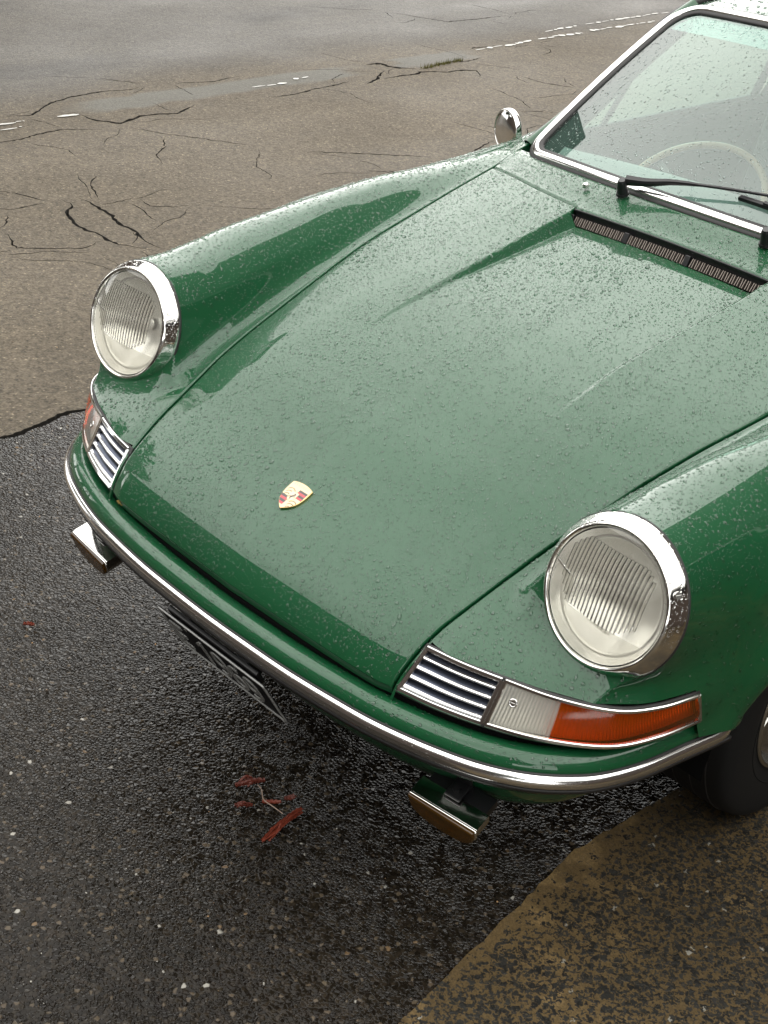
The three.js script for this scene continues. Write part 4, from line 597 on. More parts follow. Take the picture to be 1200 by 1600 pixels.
// ------------------------------------------------------------------ windscreen, trim, wipers
const screen = part('windscreen', car);
{
  const ol = wsOutline(0.012), shape = new THREE.Shape(ol.map(([x, y]) => new THREE.Vector2(x, y)));
  // glass: fine grid cut to the rounded outline
  const cut = (y0, y1, lift) => { const nx = 110, ny = 60, pos = [], idx = [], f = []; const X = WS_X - 0.010; const rr = (x, y) => { const r = y < WS_H / 2 ? 0.05 : 0.085, qx = Math.abs(x) - (X - r), qy = Math.abs(y - WS_H / 2) - (WS_H / 2 - 0.010 - r); return r - Math.hypot(Math.max(qx, 0), Math.max(qy, 0)) - Math.min(Math.max(qx, qy), 0); };
    for (let j = 0; j <= ny; j++) for (let i = 0; i <= nx; i++) { const x = lerp(-X, X, i / nx), y = lerp(y0, y1, j / ny), [s, t] = wsAt([x, y]), p = wsP(s, t); if (lift) p.addScaledVector(wsNormal(s, t), lift); pos.push(p.x, p.y, p.z); f.push(rr(x, y)); }
    for (let j = 0; j < ny; j++) for (let i = 0; i < nx; i++) { const a = j * (nx + 1) + i, b = a + 1, c = a + nx + 1, e = c + 1; idx.push(a, b, c, b, e, c); } return compact(pos, clip(pos, idx, f)); };
  mesh('glass_pane', cut(0.010, WS_H - 0.010, 0), M.pane, screen);
  mesh('condensation', cut(0.010, WS_H - 0.010, -0.006), M.mist, screen);
  mesh('sun_band', cut(WS_H - 0.088, WS_H - 0.010, -0.003), M.paneTint, screen);
  const path = wsOutline(0), P = [], O = [], U = []; for (const q of path) { const [s, t] = wsAt(q); P.push(wsP(s, t)); U.push(wsNormal(s, t)); }
  const n = P.length; for (let i = 0; i < n; i++) { const d = P[(i + 1) % n].clone().sub(P[(i + n - 1) % n]).normalize(); O.push(d.cross(U[i]).normalize()); }
  mesh('rubber_gasket', sweep(P, O, U, round([[-0.019, -0.004], [-0.019, 0.003], [-0.012, 0.0065], [0.012, 0.0065], [0.019, 0.003], [0.0195, -0.006]], 3), { closed: true, closedProfile: false }), M.rubber, screen);
  mesh('chrome_surround', sweep(P, O, U, round([[-0.0095, 0.006], [-0.0088, 0.0085], [-0.005, 0.0115], [0.003, 0.0118], [0.0085, 0.009], [0.0095, 0.006]], 3), { closed: true, closedProfile: false }), M.trim, screen);
  for (const sd of [-1, 1]) { const P = [], O = [], U = []; for (let k = 0; k <= 30; k++) { const t = lerp(0.03, 0.95, k / 30), ss = sd * 0.885, p = wsP(ss, t).addScaledVector(wsNormal(ss, t), -0.022); P.push(p); O.push(V3(sd, 0, 0)); U.push(wsNormal(ss, t)); } mesh('pillar_trim', sweep(P, O, U, [[-0.016, 0], [0.03, 0.008], [0.03, -0.01], [-0.016, -0.01]]), M.dark, screen); }
  // wipers: pivot, tapering arm, blade
  const wiper = (px, lean) => {
    const w = part('wiper', car), b = wsB(px / 0.585), base = V3(px, b.y - 0.003, b.z + 0.036);
    const cap = join([at(new THREE.CylinderGeometry(0.0105, 0.0125, 0.028, 20), 0, 0.012, 0), at(new THREE.CylinderGeometry(0.0085, 0.0105, 0.006, 20), 0, 0.029, 0), at(new THREE.CylinderGeometry(0.014, 0.015, 0.005, 24), 0, -0.002, 0)]); cap.applyMatrix4(new THREE.Matrix4().compose(base, new THREE.Quaternion().setFromEuler(new THREE.Euler(0.35, 0, 0)), V3(1, 1, 1))); mesh('wiper_pivot', cap, M.black, w);
    const on = (x, h, up) => { const [s, t] = wsAt([x, h]), q = wsP(s, t); return q.addScaledVector(wsNormal(s, t), up); };
    const pts = [base.clone().add(V3(0.004, 0.030, 0)), base.clone().add(V3(0.05, 0.036, -0.012)), on(px + 0.10, 0.030, 0.028), on(px + 0.18, 0.052, 0.024), on(px + 0.28, 0.074, 0.020), on(px + 0.38, 0.092, 0.017)];
    const cv = new THREE.CatmullRomCurve3(pts), P2 = [], O2 = [], U2 = [], S = []; for (let k = 0; k <= 40; k++) { const t = k / 40, p = cv.getPointAt(t), d = cv.getTangentAt(t), up = V3(0, 0.84, 0.54); P2.push(p); const o = d.clone().cross(up).normalize(); const wd = t < 0.42 ? lerp(0.0105, 0.0034, t / 0.42) : lerp(0.0034, 0.0026, (t - 0.42) / 0.58), hh = t < 0.42 ? lerp(0.008, 0.0026, t / 0.42) : 0.0022; O2.push(o.multiplyScalar(wd)); U2.push(d.clone().cross(o).normalize().multiplyScalar(-hh)); }
    mesh('wiper_arm', crease(sweep(P2, O2, U2, [[-1, -1], [1, -1], [1, 0.3], [0.6, 1], [-0.6, 1], [-1, 0.3]])), M.black, w);
    const x0 = px + 0.245, x1 = px + 0.62, bl = (h, up, a, b2, wd, hh) => { const P3 = [], O3 = [], U3 = []; for (let k = 0; k <= 24; k++) { const t = k / 24, x = lerp(a, b2, t), p = on(x, h - 0.02 * ((t - 0.5) * 2) ** 2 * 0, up); P3.push(p); const [s, tt] = wsAt([x, h]); U3.push(wsNormal(s, tt)); O3.push(V3(0, 0.54, -0.84)); } return sweep(P3, O3, U3, [[-wd, -hh], [wd, -hh], [wd * 0.8, hh], [-wd * 0.8, hh]]); };
    mesh('wiper_blade', crease(join([bl(0.060, 0.004, x0, x1, 0.0022, 0.004), bl(0.062, 0.0095, x0 + 0.004, x1 - 0.004, 0.0052, 0.0022), bl(0.063, 0.014, x0 + 0.06, x1 - 0.06, 0.004, 0.0018)])), M.black, w);
  };
  wiper(-0.172, 0); wiper(0.195, 0);
  const nz = part('washer_nozzle', car), bq = wsB(-0.27 / 0.585); mesh('nozzle_cap', at(join([new THREE.CylinderGeometry(0.0075, 0.0085, 0.006, 18), at(new THREE.SphereGeometry(0.0072, 16, 10).scale(1, 0.7, 1), 0, 0.003, 0)]), -0.268, bq.y - 0.0095, bq.z + 0.058, 0.22), M.chrome, nz);
}
// ------------------------------------------------------------------ cabin shell, doors, tail
{
  const roofY = interp([-3.2, -2.9, -2.6, -2.3, -2.0, -1.7, -1.4, -1.2, -1.05, -0.94], [0.62, 0.79, 0.93, 1.06, 1.17, 1.25, 1.298, 1.305, 1.296, 1.272]);
  const edgeA = interp([-3.2, -2.9, -2.6, -2.3, -2.0, -1.7, -1.4, -1.1, -0.94], [0.44, 0.58, 0.63, 0.60, 0.545, 0.515, 0.52, 0.515, 0.50]);
  const edgeY = interp([-3.2, -2.9, -2.6, -2.3, -2.0, -1.7, -1.4, -1.1, -0.94], [0.55, 0.74, 0.86, 0.97, 1.09, 1.185, 1.225, 1.235, 1.215]);
  const roof = grid(60, 110, (u, v) => { const s = u * 2 - 1, z = lerp(-0.945, -3.2, v), zz = z - 0.078 * s * s * (1 - v) ** 3, t = Math.abs(s); return [s * edgeA(z), lerp(roofY(z), edgeY(z), Math.pow(t, 2.6)), zz]; }, { flip: false });
  mesh('roof_panel', roof, M.paint, car);
  // window belt, doors and rear quarters
  const prof2 = round([[0.640, 0.893], [0.668, 0.885], [0.705, 0.862], [0.752, 0.80], [0.778, 0.71], [0.788, 0.60], [0.780, 0.47], [0.757, 0.33], [0.735, 0.21]], 4);
  const sideAt = (z) => ({ k: interp([-3.25, -3.05, -2.7, -2.3, -1.9, -0.74], [0.52, 0.80, 0.96, 1.03, 1.02, 1.0])(z), dy: interp([-3.25, -2.9, -2.5, -2.0, -0.74], [-0.25, -0.10, -0.03, 0, 0])(z) });
  const panel = (z0, z1) => { const P = [], O = [], U = []; const n = 40; for (let i = 0; i <= n; i++) { const z = lerp(z0, z1, i / n), q = sideAt(z); P.push(V3(0, 0, z)); O.push(V3(q.k, 0, 0)); U.push(V3(0, 1, 0)); } const g = sweep(P, O, U, prof2, { closedProfile: false }); const p = g.attributes.position; for (let i = 0; i < p.count; i++) { const q = sideAt(p.getZ(i)), y = p.getY(i); p.setY(i, y + q.dy * clamp((y - 0.2) / 0.69, 0, 1)); } g.computeVertexNormals(); return g; };
  const doorG = panel(-0.741, -1.78), rearG = panel(-1.785, -3.25);
  const handle = join([at(box(0.012, 0.02, 0.15, 0.005), 0.795, 0.79, -1.62)]);
  const frameG = join([tube([[0.652, 0.893, -0.66], [0.60, 1.0, -0.80], [0.53, 1.20, -1.02], [0.516, 1.236, -1.12], [0.516, 1.232, -1.40], [0.53, 1.19, -1.68]], 0.011, 60, 8), tube([[0.642, 0.898, -1.74], [0.585, 1.06, -1.72], [0.53, 1.19, -1.68]], 0.013, 20, 8), tube([[0.648, 0.897, -0.7], [0.648, 0.897, -1.75]], 0.008, 4, 6), tube([[0.64, 0.90, -0.96], [0.553, 1.15, -1.01]], 0.008, 6, 6)]);
  const glassG = geo([0.645, 0.895, -0.68, 0.642, 0.898, -1.74, 0.53, 1.19, -1.68, 0.516, 1.232, -1.40, 0.516, 1.236, -1.12, 0.53, 1.20, -1.02], [0, 1, 2, 0, 2, 3, 0, 3, 4, 0, 4, 5]);
  const qG = geo([0.642, 0.896, -1.78, 0.615, 0.93, -2.25, 0.548, 1.085, -2.02, 0.533, 1.185, -1.72], [0, 1, 2, 0, 2, 3]);
  const pillarG = tube([[0.600, 0.905, -0.60], [0.572, 0.985, -0.72], [0.53, 1.12, -0.90], [0.505, 1.20, -1.0], [0.49, 1.235, -1.06]], 0.018, 40, 10);
  for (const s of [1, -1]) {
    const d = part('door', car); mesh('door_panel', sided(doorG, s), M.paint, d); mesh('window_frame', sided(frameG, s), M.rubber, d); mesh('window_glass', sided(glassG, s), M.pane, d); mesh('door_handle', sided(handle, s), M.chrome, d);
    mesh('rear_fender', sided(rearG, s), M.paint, car); mesh('quarter_window', sided(qG, s), M.pane, car); mesh('windscreen_pillar', sided(pillarG, s), M.paint, car);
  }
  mesh('tail_panel', grid(20, 8, (u, v) => { const s = u * 2 - 1; return [s * lerp(0.40, 0.45, v) * 1, lerp(0.22, 0.62, v), -3.26 + 0.06 * v]; }), M.paint, car);
  for (const s of [1, -1]) mesh('belt_shelf', sided(grid(4, 30, (u, v) => { const z = lerp(-1.78, -3.2, v); return [lerp(edgeA(z) - 0.01, 0.64 * sideAt(z).k, u), lerp(edgeY(z), 0.89 + sideAt(z).dy, u), z]; }), s), M.paint, car);
  // inside
  const dashG = grid(40, 12, (u, v) => { const x = lerp(-0.60, 0.60, u), w = wsB(clamp(x / 0.585, -0.95, 0.95)); return [x, w.y - 0.035 + 0.012 * Math.sin(v * 3) - 0.05 * smoothstep(v, 0.75, 1), lerp(w.z - 0.01, -0.80, v)]; });
  mesh('dashboard', join([dashG, grid(20, 4, (u, v) => [lerp(-0.6, 0.6, u), 0.875 - 0.22 * v, -0.805 + 0.03 * v])]), M.leather, car);
  mesh('cabin_floor', join([at(box(1.25, 0.03, 1.7, 0.01), 0, 0.30, -1.55), at(box(1.25, 0.5, 0.03, 0.01), 0, 0.52, -0.72), at(box(1.2, 0.5, 0.03, 0.01), 0, 0.6, -2.35), at(box(0.03, 0.55, 1.7, 0.01), 0.66, 0.58, -1.5), at(box(0.03, 0.55, 1.7, 0.01), -0.66, 0.58, -1.5)]), M.dark, car);
  const sw = part('steering_wheel', car); sw.position.set(-0.30, 0.80, -0.91); sw.rotation.set(-0.92, 0, 0); mesh('wheel_rim', new THREE.TorusGeometry(0.192, 0.0095, 14, 80), M.wood, sw); mesh('wheel_spokes', join([0, 1, 2].map((k) => at(box(0.016, 0.18, 0.005, 0.002), -0.09 * Math.sin(k * 2.094 + 1.047), 0.09 * Math.cos(k * 2.094 + 1.047), -0.01, 0, 0, k * 2.094 + 1.047))), M.black, sw); mesh('horn_button', new THREE.CylinderGeometry(0.035, 0.04, 0.02, 24).rotateX(Math.PI / 2), M.black, sw);
  for (const x of [-0.335, 0.335]) { const st = part('seat', car); mesh('seat_cushion', at(box(0.46, 0.14, 0.5, 0.06), x, 0.42, -1.38), M.leather, st); mesh('seat_back', at(box(0.46, 0.62, 0.12, 0.055), x, 0.76, -1.70, -0.25), M.leather, st); mesh('head_rest', at(box(0.27, 0.17, 0.09, 0.04), x, 1.12, -1.80, -0.2), M.leather, st); }
  mesh('rear_mirror', join([at(box(0.19, 0.05, 0.02, 0.01), 0, 1.185, -0.93, 0.1), at(new THREE.CylinderGeometry(0.005, 0.005, 0.07, 8), 0, 1.22, -0.94, -0.3)]), M.black, car);
}
// ------------------------------------------------------------------ door mirror, wheels
{
  const m = part('door_mirror', car); const bx = -0.705, by = 0.835, bz = -0.665;
  mesh('mirror_foot', tube([[bx, by, bz], [bx - 0.012, by + 0.03, bz + 0.004], [bx - 0.02, by + 0.055, bz + 0.002]], 0.0085, 14, 10), M.chrome, m);
  mesh('mirror_base', at(new THREE.CylinderGeometry(0.016, 0.02, 0.008, 20), bx, by, bz), M.chrome, m);
  const shell = new THREE.LatheGeometry(round([[0.0004, 0.013], [0.025, 0.0115], [0.044, 0.007], [0.0505, 0.004], [0.0515, 0.0055], [0.0545, 0.005], [0.0555, 0.002], [0.0555, -0.012], [0.052, -0.014], [0.050, -0.012], [0.0004, -0.012]], 4).map(([r, z]) => new THREE.Vector2(r, z)), 56).rotateX(Math.PI / 2);
  const o = mesh('mirror_shell', shell, M.chrome, m); o.position.set(bx - 0.025, by + 0.068, bz); o.rotation.set(0.02, -0.32, 0);
  const gl = mesh('mirror_glass', at(new THREE.CircleGeometry(0.050, 40), 0, 0, -0.0125, 0, Math.PI), M.chrome, m); gl.position.copy(o.position); gl.rotation.copy(o.rotation);
}
{
  const tyreP = round([[0.196, -0.085], [0.235, -0.098], [0.285, -0.098], [0.307, -0.088], [0.3145, -0.065], [0.316, 0], [0.3145, 0.065], [0.307, 0.088], [0.285, 0.098], [0.235, 0.098], [0.196, 0.085]], 4), turn = (pts, seg = 72) => new THREE.LatheGeometry(pts.map(([r, z]) => new THREE.Vector2(Math.max(r, 1e-4), z)), seg).rotateZ(-Math.PI / 2); // axis to +x
  const tyreG = turn(tyreP), rimG = turn(round([[0.150, 0.045], [0.176, 0.060], [0.186, 0.072], [0.192, 0.090], [0.199, 0.0935], [0.203, 0.088], [0.198, 0.08]], 4)), barrelG = turn([[0.19, 0.085], [0.178, 0.05], [0.17, -0.07], [0.195, -0.085]]), hubG = turn(round([[0.0004, 0.095], [0.028, 0.092], [0.036, 0.08], [0.05, 0.066], [0.065, 0.06], [0.06, 0.03]], 4));
  const petal = new THREE.Shape(); petal.moveTo(-0.022, 0.05); petal.quadraticCurveTo(-0.05, 0.12, -0.038, 0.182); petal.lineTo(0.038, 0.182); petal.quadraticCurveTo(0.05, 0.12, 0.022, 0.05);
  const petals = join([0, 1, 2, 3, 4].map((k) => { const g = new THREE.ExtrudeGeometry(petal, { depth: 0.014, bevelEnabled: true, bevelSize: 0.004, bevelThickness: 0.004, bevelSegments: 2, curveSegments: 8 }); g.rotateY(Math.PI / 2); g.translate(0.045, 0, 0); return g.rotateX(k * Math.PI * 0.4); }));
  const treadG = join([-0.055, -0.02, 0.02, 0.055].map((x) => new THREE.TorusGeometry(0.3155, 0.0016, 4, 72).rotateY(Math.PI / 2).translate(x, 0, 0)));
  const ringG = join([0.228, 0.252, 0.283].map((r, i) => new THREE.TorusGeometry(r, i === 1 ? 0.0022 : 0.0014, 6, 72).rotateY(Math.PI / 2).translate(0.0965, 0, 0)));
  for (const [x, z] of [[0.628, -0.02], [-0.628, -0.02], [0.70, -2.27], [-0.70, -2.27]]) { const w = part('wheel', car), s = Math.sign(x); w.position.set(x, 0.316, z); if (s < 0) w.rotation.y = Math.PI; mesh('tyre', tyreG, M.tyre, w); mesh('tyre_tread', treadG, M.rubber, w); mesh('sidewall_rib', ringG, M.tyre, w); mesh('rim', join([rimG, barrelG]), M.alloy, w); mesh('wheel_spokes', petals, M.alloy, w); mesh('hub_cap', hubG, M.chrome, w); }
}
// ------------------------------------------------------------------ rain beads
{
  const dome = (() => { const pts = []; for (let k = 0; k <= 5; k++) { const a = k / 5 * 1.13; pts.push(new THREE.Vector2(Math.max(1e-4, Math.sin(a) / Math.sin(1.13)), (Math.cos(a) - Math.cos(1.13)) / Math.sin(1.13))); } pts.reverse(); const g = new THREE.LatheGeometry(pts, 14); return g; })(); // cap of radius 1, along +y
  { const g = dome; g.computeVertexNormals(); }
  const wob = dome;
  function drops(parent, geometry, n, seed, { r0 = 0.0009, r1 = 0.0042, pow = 2.7, minUp = 0.12, stretch = 0.35, gapK = 1.12, size = () => 1, keep = () => true, up = 0 } = {}) {
    const rnd = mulberry(seed), host = new THREE.Mesh(geometry), na = geometry.attributes.normal, sgn = Math.sign(Array.from({ length: na.count }, (_, i) => (up ? na.getZ(i) : na.getY(i))).reduce((a, b) => a + b, 0)) || 1, smp = new MeshSurfaceSampler(host).setRandomGenerator(rnd).build(), p = V3(), nn = V3(), cell = 0.011, hash = new Map(), list = [];
    for (let k = 0; k < n * 3 && list.length < n; k++) {
      smp.sample(p, nn); nn.multiplyScalar(sgn); if (nn.y < minUp && up === 0) { if (rnd() > 0.15) continue; } if (!keep(p, nn, rnd)) continue;
      const r = (r0 + (r1 - r0) * Math.pow(rnd(), pow)) * size(p), cx = Math.floor(p.x / cell), cz = Math.floor(p.z / cell), cy = Math.floor(p.y / cell); let ok = true;
      for (let i = -1; i <= 1 && ok; i++) for (let j = -1; j <= 1 && ok; j++) for (let l = -1; l <= 1 && ok; l++) for (const q of hash.get(`${cx + i},${cy + l},${cz + j}`) ?? []) if ((q[0] - p.x) ** 2 + (q[1] - p.y) ** 2 + (q[2] - p.z) ** 2 < ((q[3] + r) * gapK) ** 2) { ok = false; break; }
      if (!ok) continue; const key = `${cx},${cy},${cz}`; if (!hash.has(key)) hash.set(key, []); hash.get(key).push([p.x, p.y, p.z, r]);
      list.push([p.clone(), nn.clone(), r]);
    }
    const im = new THREE.InstancedMesh(wob, M.water, list.length), m = new THREE.Matrix4(), X = V3(), Y = V3(), Z = V3();
    list.forEach(([q, n2, r], i) => {
      Y.copy(n2).normalize(); Z.set(0, -1, 0.3 * (rnd() - 0.5)); Z.addScaledVector(Y, -Z.dot(Y)); if (Z.lengthSq() < 1e-4) Z.set(rnd() - 0.5, 0, 1); Z.normalize(); if (rnd() < 0.5) { const a = rnd() * 6.28; Z.applyAxisAngle(Y, a); } X.copy(Y).cross(Z);
      const e = 1 + stretch * rnd() * rnd() * 2.2, h = 0.70 + 0.30 * rnd();
      m.makeBasis(X.multiplyScalar(r / Math.sqrt(e)), Y.clone().multiplyScalar(r * h), Z.clone().multiplyScalar(r * Math.sqrt(e))); m.setPosition(q.x - Y.x * 0.0001, q.y - Y.y * 0.0001, q.z - Y.z * 0.0001); im.setMatrixAt(i, m);
    });
    im.name = 'rain_drops'; im.castShadow = im.receiveShadow = true; stuff(im); parent.add(im); return im;
  }
  const rear = (p) => 1 + 0.35 * smoothstep(-p.z, -0.1, 0.45);
  const patchy = (p, s) => fbm(p.x * 9 + 3, p.z * 5 + s, 7, 3);
  const streak = (p) => smoothstep(fbm(p.x * (13 - 3 * p.z) + 50, p.z * 1.3 + 2 + p.x, 19, 3), 0.30, 0.62);
  const hoodPanel = hood.children.find((c) => c.name === 'hood_panel');
  drops(hood, hoodPanel.geometry, 60000, 101, { size: (p) => rear(p) * (0.70 + 0.60 * patchy(p, 1)) * (0.75 + 0.55 * streak(p)), keep: (p, n, rnd) => (n.y > 0.55 || rnd() < 0.3) && rnd() < 0.42 + 0.9 * streak(p), stretch: 0.6 });
  fenders.forEach((f, i) => drops(f, f.geometry, 15000, 111 + i, { size: (p) => rear(p) * (0.75 + 0.4 * patchy(p, 4)), minUp: 0.35, stretch: 0.6, keep: (p, n) => p.z > -0.75 }));
  const find = (n) => car.children.find((c) => c.name === n), cowl = find('cowl_panel'); drops(cowl, cowl.geometry, 5200, 121, { size: () => 1.3, stretch: 0.9 });
  const roof = find('roof_panel'); drops(roof, roof.geometry, 5200, 131, { keep: (p) => p.z > -1.5, size: () => 1.3 });
  const shell = bumper.children.find((c) => c.name === 'bumper_shell'); drops(shell, shell.geometry, 5200, 141, { r0: 0.0009, r1: 0.0036, minUp: 0.4 });
  const cs = bumper.children.find((c) => c.name === 'chrome_strip'); drops(cs, cs.geometry, 1500, 151, { r0: 0.0006, r1: 0.0026, minUp: 0.2 });
  const gp = screen.children.find((c) => c.name === 'glass_pane'), sy = (p) => (p.y - 0.945) / 0.317; // swept clear by the wipers in the middle
  const cn = gp.geometry; drops(gp, cn, 9000, 161, { r0: 0.0007, r1: 0.0032, pow: 3.4, keep: (p, n) => { if (n.y < 0) n.negate(); const e = Math.abs(p.x) / (0.575 - 0.08 * sy(p)); return e > 0.90 || sy(p) > 0.87 || (Math.sin(p.x * 917 + p.y * 613) * 43758.5 % 1 + 1) % 1 < 0.30; } });
  for (const h of car.children.filter((c) => c.name === 'headlight')) { const b = h.children.find((c) => c.name === 'bezel'); drops(b, b.geometry, 620, 171 + Math.round(h.position.x), { r0: 0.0007, r1: 0.0027, keep: (p) => p.y > -0.02, up: 1 }); const l = h.children.find((c) => c.name === 'lens'); drops(l, l.geometry, 150, 181, { r0: 0.0004, r1: 0.0014, up: 1 }); }
  for (const g of car.children.filter((c) => c.name === 'horn_grille')) for (const sl of g.children.filter((c) => c.name === 'grille_slat')) drops(g, sl.geometry, 60, 190, { r0: 0.0006, r1: 0.0026, minUp: 0.5 });
}
// ------------------------------------------------------------------ litter on the ground
{
  const bark = phys({ color: lin(0.16, 0.028, 0.012), roughness: 0.55 }), bark2 = phys({ color: lin(0.11, 0.022, 0.012), roughness: 0.5 }), straw = phys({ color: lin(0.30, 0.22, 0.17), roughness: 0.5 }), leafY = phys({ color: lin(0.55, 0.36, 0.12), roughness: 0.6 }), rnd = mulberry(55);
  function flake(pts, w, curl, h = 0.0) { // a thin strip with uneven edges and some curl
    const cv = new THREE.CatmullRomCurve3(pts.map(([x, z]) => V3(x, 0, z))), n = 22, pos = [], idx = [];
    for (let k = 0; k <= n; k++) { const t = k / n, p = cv.getPointAt(t), d = cv.getTangentAt(t), nx = -d.z, nz = d.x, ww = w * (0.35 + 0.65 * Math.sin(Math.PI * (0.12 + 0.8 * t))) ; for (let s = 0; s < 5; s++) { const e = (s - 2) / 2, j = (rnd() - 0.5) * w * 0.5; for (const y of [0, 1]) pos.push(p.x + nx * (e * ww + j), 0.005 + h * Math.sin(Math.PI * t) + curl * e * e + y * 0.002 + rnd() * 0.0016, p.z + nz * (e * ww + j)); } }
    const at2 = (k, s, y) => (k * 5 + s) * 2 + y; for (let k = 0; k < n; k++) for (let s = 0; s < 4; s++) { idx.push(at2(k, s, 1), at2(k, s + 1, 1), at2(k + 1, s, 1), at2(k, s + 1, 1), at2(k + 1, s + 1, 1), at2(k + 1, s, 1)); idx.push(at2(k, s, 0), at2(k + 1, s, 0), at2(k, s + 1, 0), at2(k, s + 1, 0), at2(k + 1, s, 0), at2(k + 1, s + 1, 0)); }
    for (let k = 0; k < n; k++) for (const s of [0, 4]) { const a = at2(k, s, 0), b = at2(k, s, 1), c = at2(k + 1, s, 0), e = at2(k + 1, s, 1); idx.push(a, b, c, b, e, c); }
    return crease(geo(pos, idx), 50);
  }
  const fibres = (pts, w, curl, n) => join([flake(pts, w * 0.8, curl), ...Array.from({ length: n }, () => { const o = (rnd() - 0.5) * 2 * w, a = rnd() * 0.35, b = 0.65 + rnd() * 0.35, L = pts.length - 1, P = [a, (a + b) / 2, b].map((t) => { const i = Math.min(L - 1, Math.floor(t * L)), f = t * L - i; return [lerp(pts[i][0], pts[i + 1][0], f) + o + (rnd() - 0.5) * 0.006, lerp(pts[i][1], pts[i + 1][1], f) + (rnd() - 0.5) * 0.006]; }); return flake(P, 0.0013 + rnd() * 0.0016, 0.001, 0.002 + rnd() * 0.006); })]);
  const put = (name, g, mat, label, cat) => tag(mesh(name, g, mat), label, cat, undefined);
  put('bark_strip', fibres([[0.150, 0.862], [0.142, 0.82], [0.135, 0.775], [0.132, 0.748]], 0.0085, 0.004, 9), bark, 'long rust red bark strip on the dark asphalt, largest of the litter before the car', 'bark');
  put('bark_flake', fibres([[0.004, 0.806], [0.014, 0.778], [0.028, 0.752]], 0.0085, 0.003, 7), bark2, 'short red bark flake at the far end of the pale stalk on the asphalt', 'bark');
  put('bark_chip', fibres([[0.045, 0.842], [0.055, 0.828], [0.066, 0.815]], 0.006, 0.004, 5), bark2, 'crumpled brown red bark chip lying left below the pale stalk', 'bark');
  put('bark_sliver', flake([[0.070, 0.795], [0.082, 0.783], [0.094, 0.768]], 0.0045, 0.003), bark, 'thin reddish bark sliver beside the middle of the pale stalk', 'bark');
  put('bark_crumb', flake([[0.092, 0.758], [0.098, 0.746], [0.098, 0.736]], 0.006, 0.004), bark2, 'small brown bark crumb above the long rust red strip', 'bark');
  tag(mesh('dry_stalk', tube([[0.028, 0.006, 0.770], [0.048, 0.013, 0.778], [0.068, 0.010, 0.790], [0.098, 0.012, 0.790], [0.118, 0.006, 0.784]], 0.0011, 40, 6), straw), 'thin pale curved stalk among red bark bits on the asphalt', 'stalk');
  put('leaf_bit', flake([[-0.690, 0.842], [-0.682, 0.832], [-0.672, 0.826]], 0.005, 0.004), bark, 'tiny reddish leaf bit alone on the asphalt left of the number plate', 'leaf');
  { const g = flake([[0, 0], [0.012, 0.004], [0.024, 0.003], [0.034, 0.007]], 0.0055, 0.003); g.rotateX(0.35); g.rotateY(0.35); g.translate(-0.358, 0.472, 0.815); tag(mesh('yellow_leaf', g, leafY), 'small yellow leaf caught between the hood edge and the bumper', 'leaf'); }
  { // moss and grass tuft in the wide crack
    const P = [], I = []; for (let k = 0; k < 170; k++) { const t = rnd(), x = lerp(-4.11, -4.17, t) + (rnd() - 0.5) * 0.03, z = lerp(-4.02, -4.42, t) + (rnd() - 0.5) * 0.03, h = 0.006 + rnd() * 0.028, a = rnd() * 6.28, w = 0.003, o = P.length / 3; P.push(x - w * Math.cos(a), 0, z - w * Math.sin(a), x + w * Math.cos(a), 0, z + w * Math.sin(a), x + (rnd() - 0.5) * 0.02, h, z + (rnd() - 0.5) * 0.02); I.push(o, o + 1, o + 2); }
    const m = tag(mesh('crack_moss', geo(P, I), phys({ color: lin(0.09, 0.085, 0.015), roughness: 0.9, side: THREE.DoubleSide })), 'yellow green moss and grass growing in the widest road crack', 'moss'); stuff(m);
  }
  { // loose grit and pale chips on the verge and the apron
    const g = new THREE.IcosahedronGeometry(1, 0), n = 1300, im = new THREE.InstancedMesh(g, phys({ color: lin(1, 1, 1), roughness: 0.45 }), n), m = new THREE.Matrix4(), q = new THREE.Quaternion(), c = new THREE.Color();
    for (let i = 0; i < n; i++) { const road = rnd() < 0.35, x = road ? -1.55 - rnd() * 3 : lerp(-1.45, 0.55, rnd()), z = road ? lerp(-3, 1.2, rnd()) : lerp(-0.4, 1.5, rnd()), r = 0.0008 + 0.0015 * Math.pow(rnd(), 3); q.setFromEuler(new THREE.Euler(rnd() * 6, rnd() * 6, rnd() * 6)); m.compose(V3(x, (x > 0.57 ? 0.005 : 0.001) + r * 0.55 + 0.0015, z), q, V3(r, r * (0.6 + 0.4 * rnd()), r * (0.8 + 0.7 * rnd()))); im.setMatrixAt(i, m); const t = rnd(), v = 0.05 + 0.40 * Math.pow(rnd(), 2.2); im.setColorAt(i, t < 0.72 ? c.setRGB(v, v * 0.95, v * 0.84) : c.setRGB(v * 0.85, v * 0.5, v * 0.22)); }
    im.name = 'loose_grit'; im.castShadow = im.receiveShadow = true; stuff(im); scene.add(im); tag(im, 'loose grit and pale stone chips scattered over the wet asphalt', 'grit');
  }
}
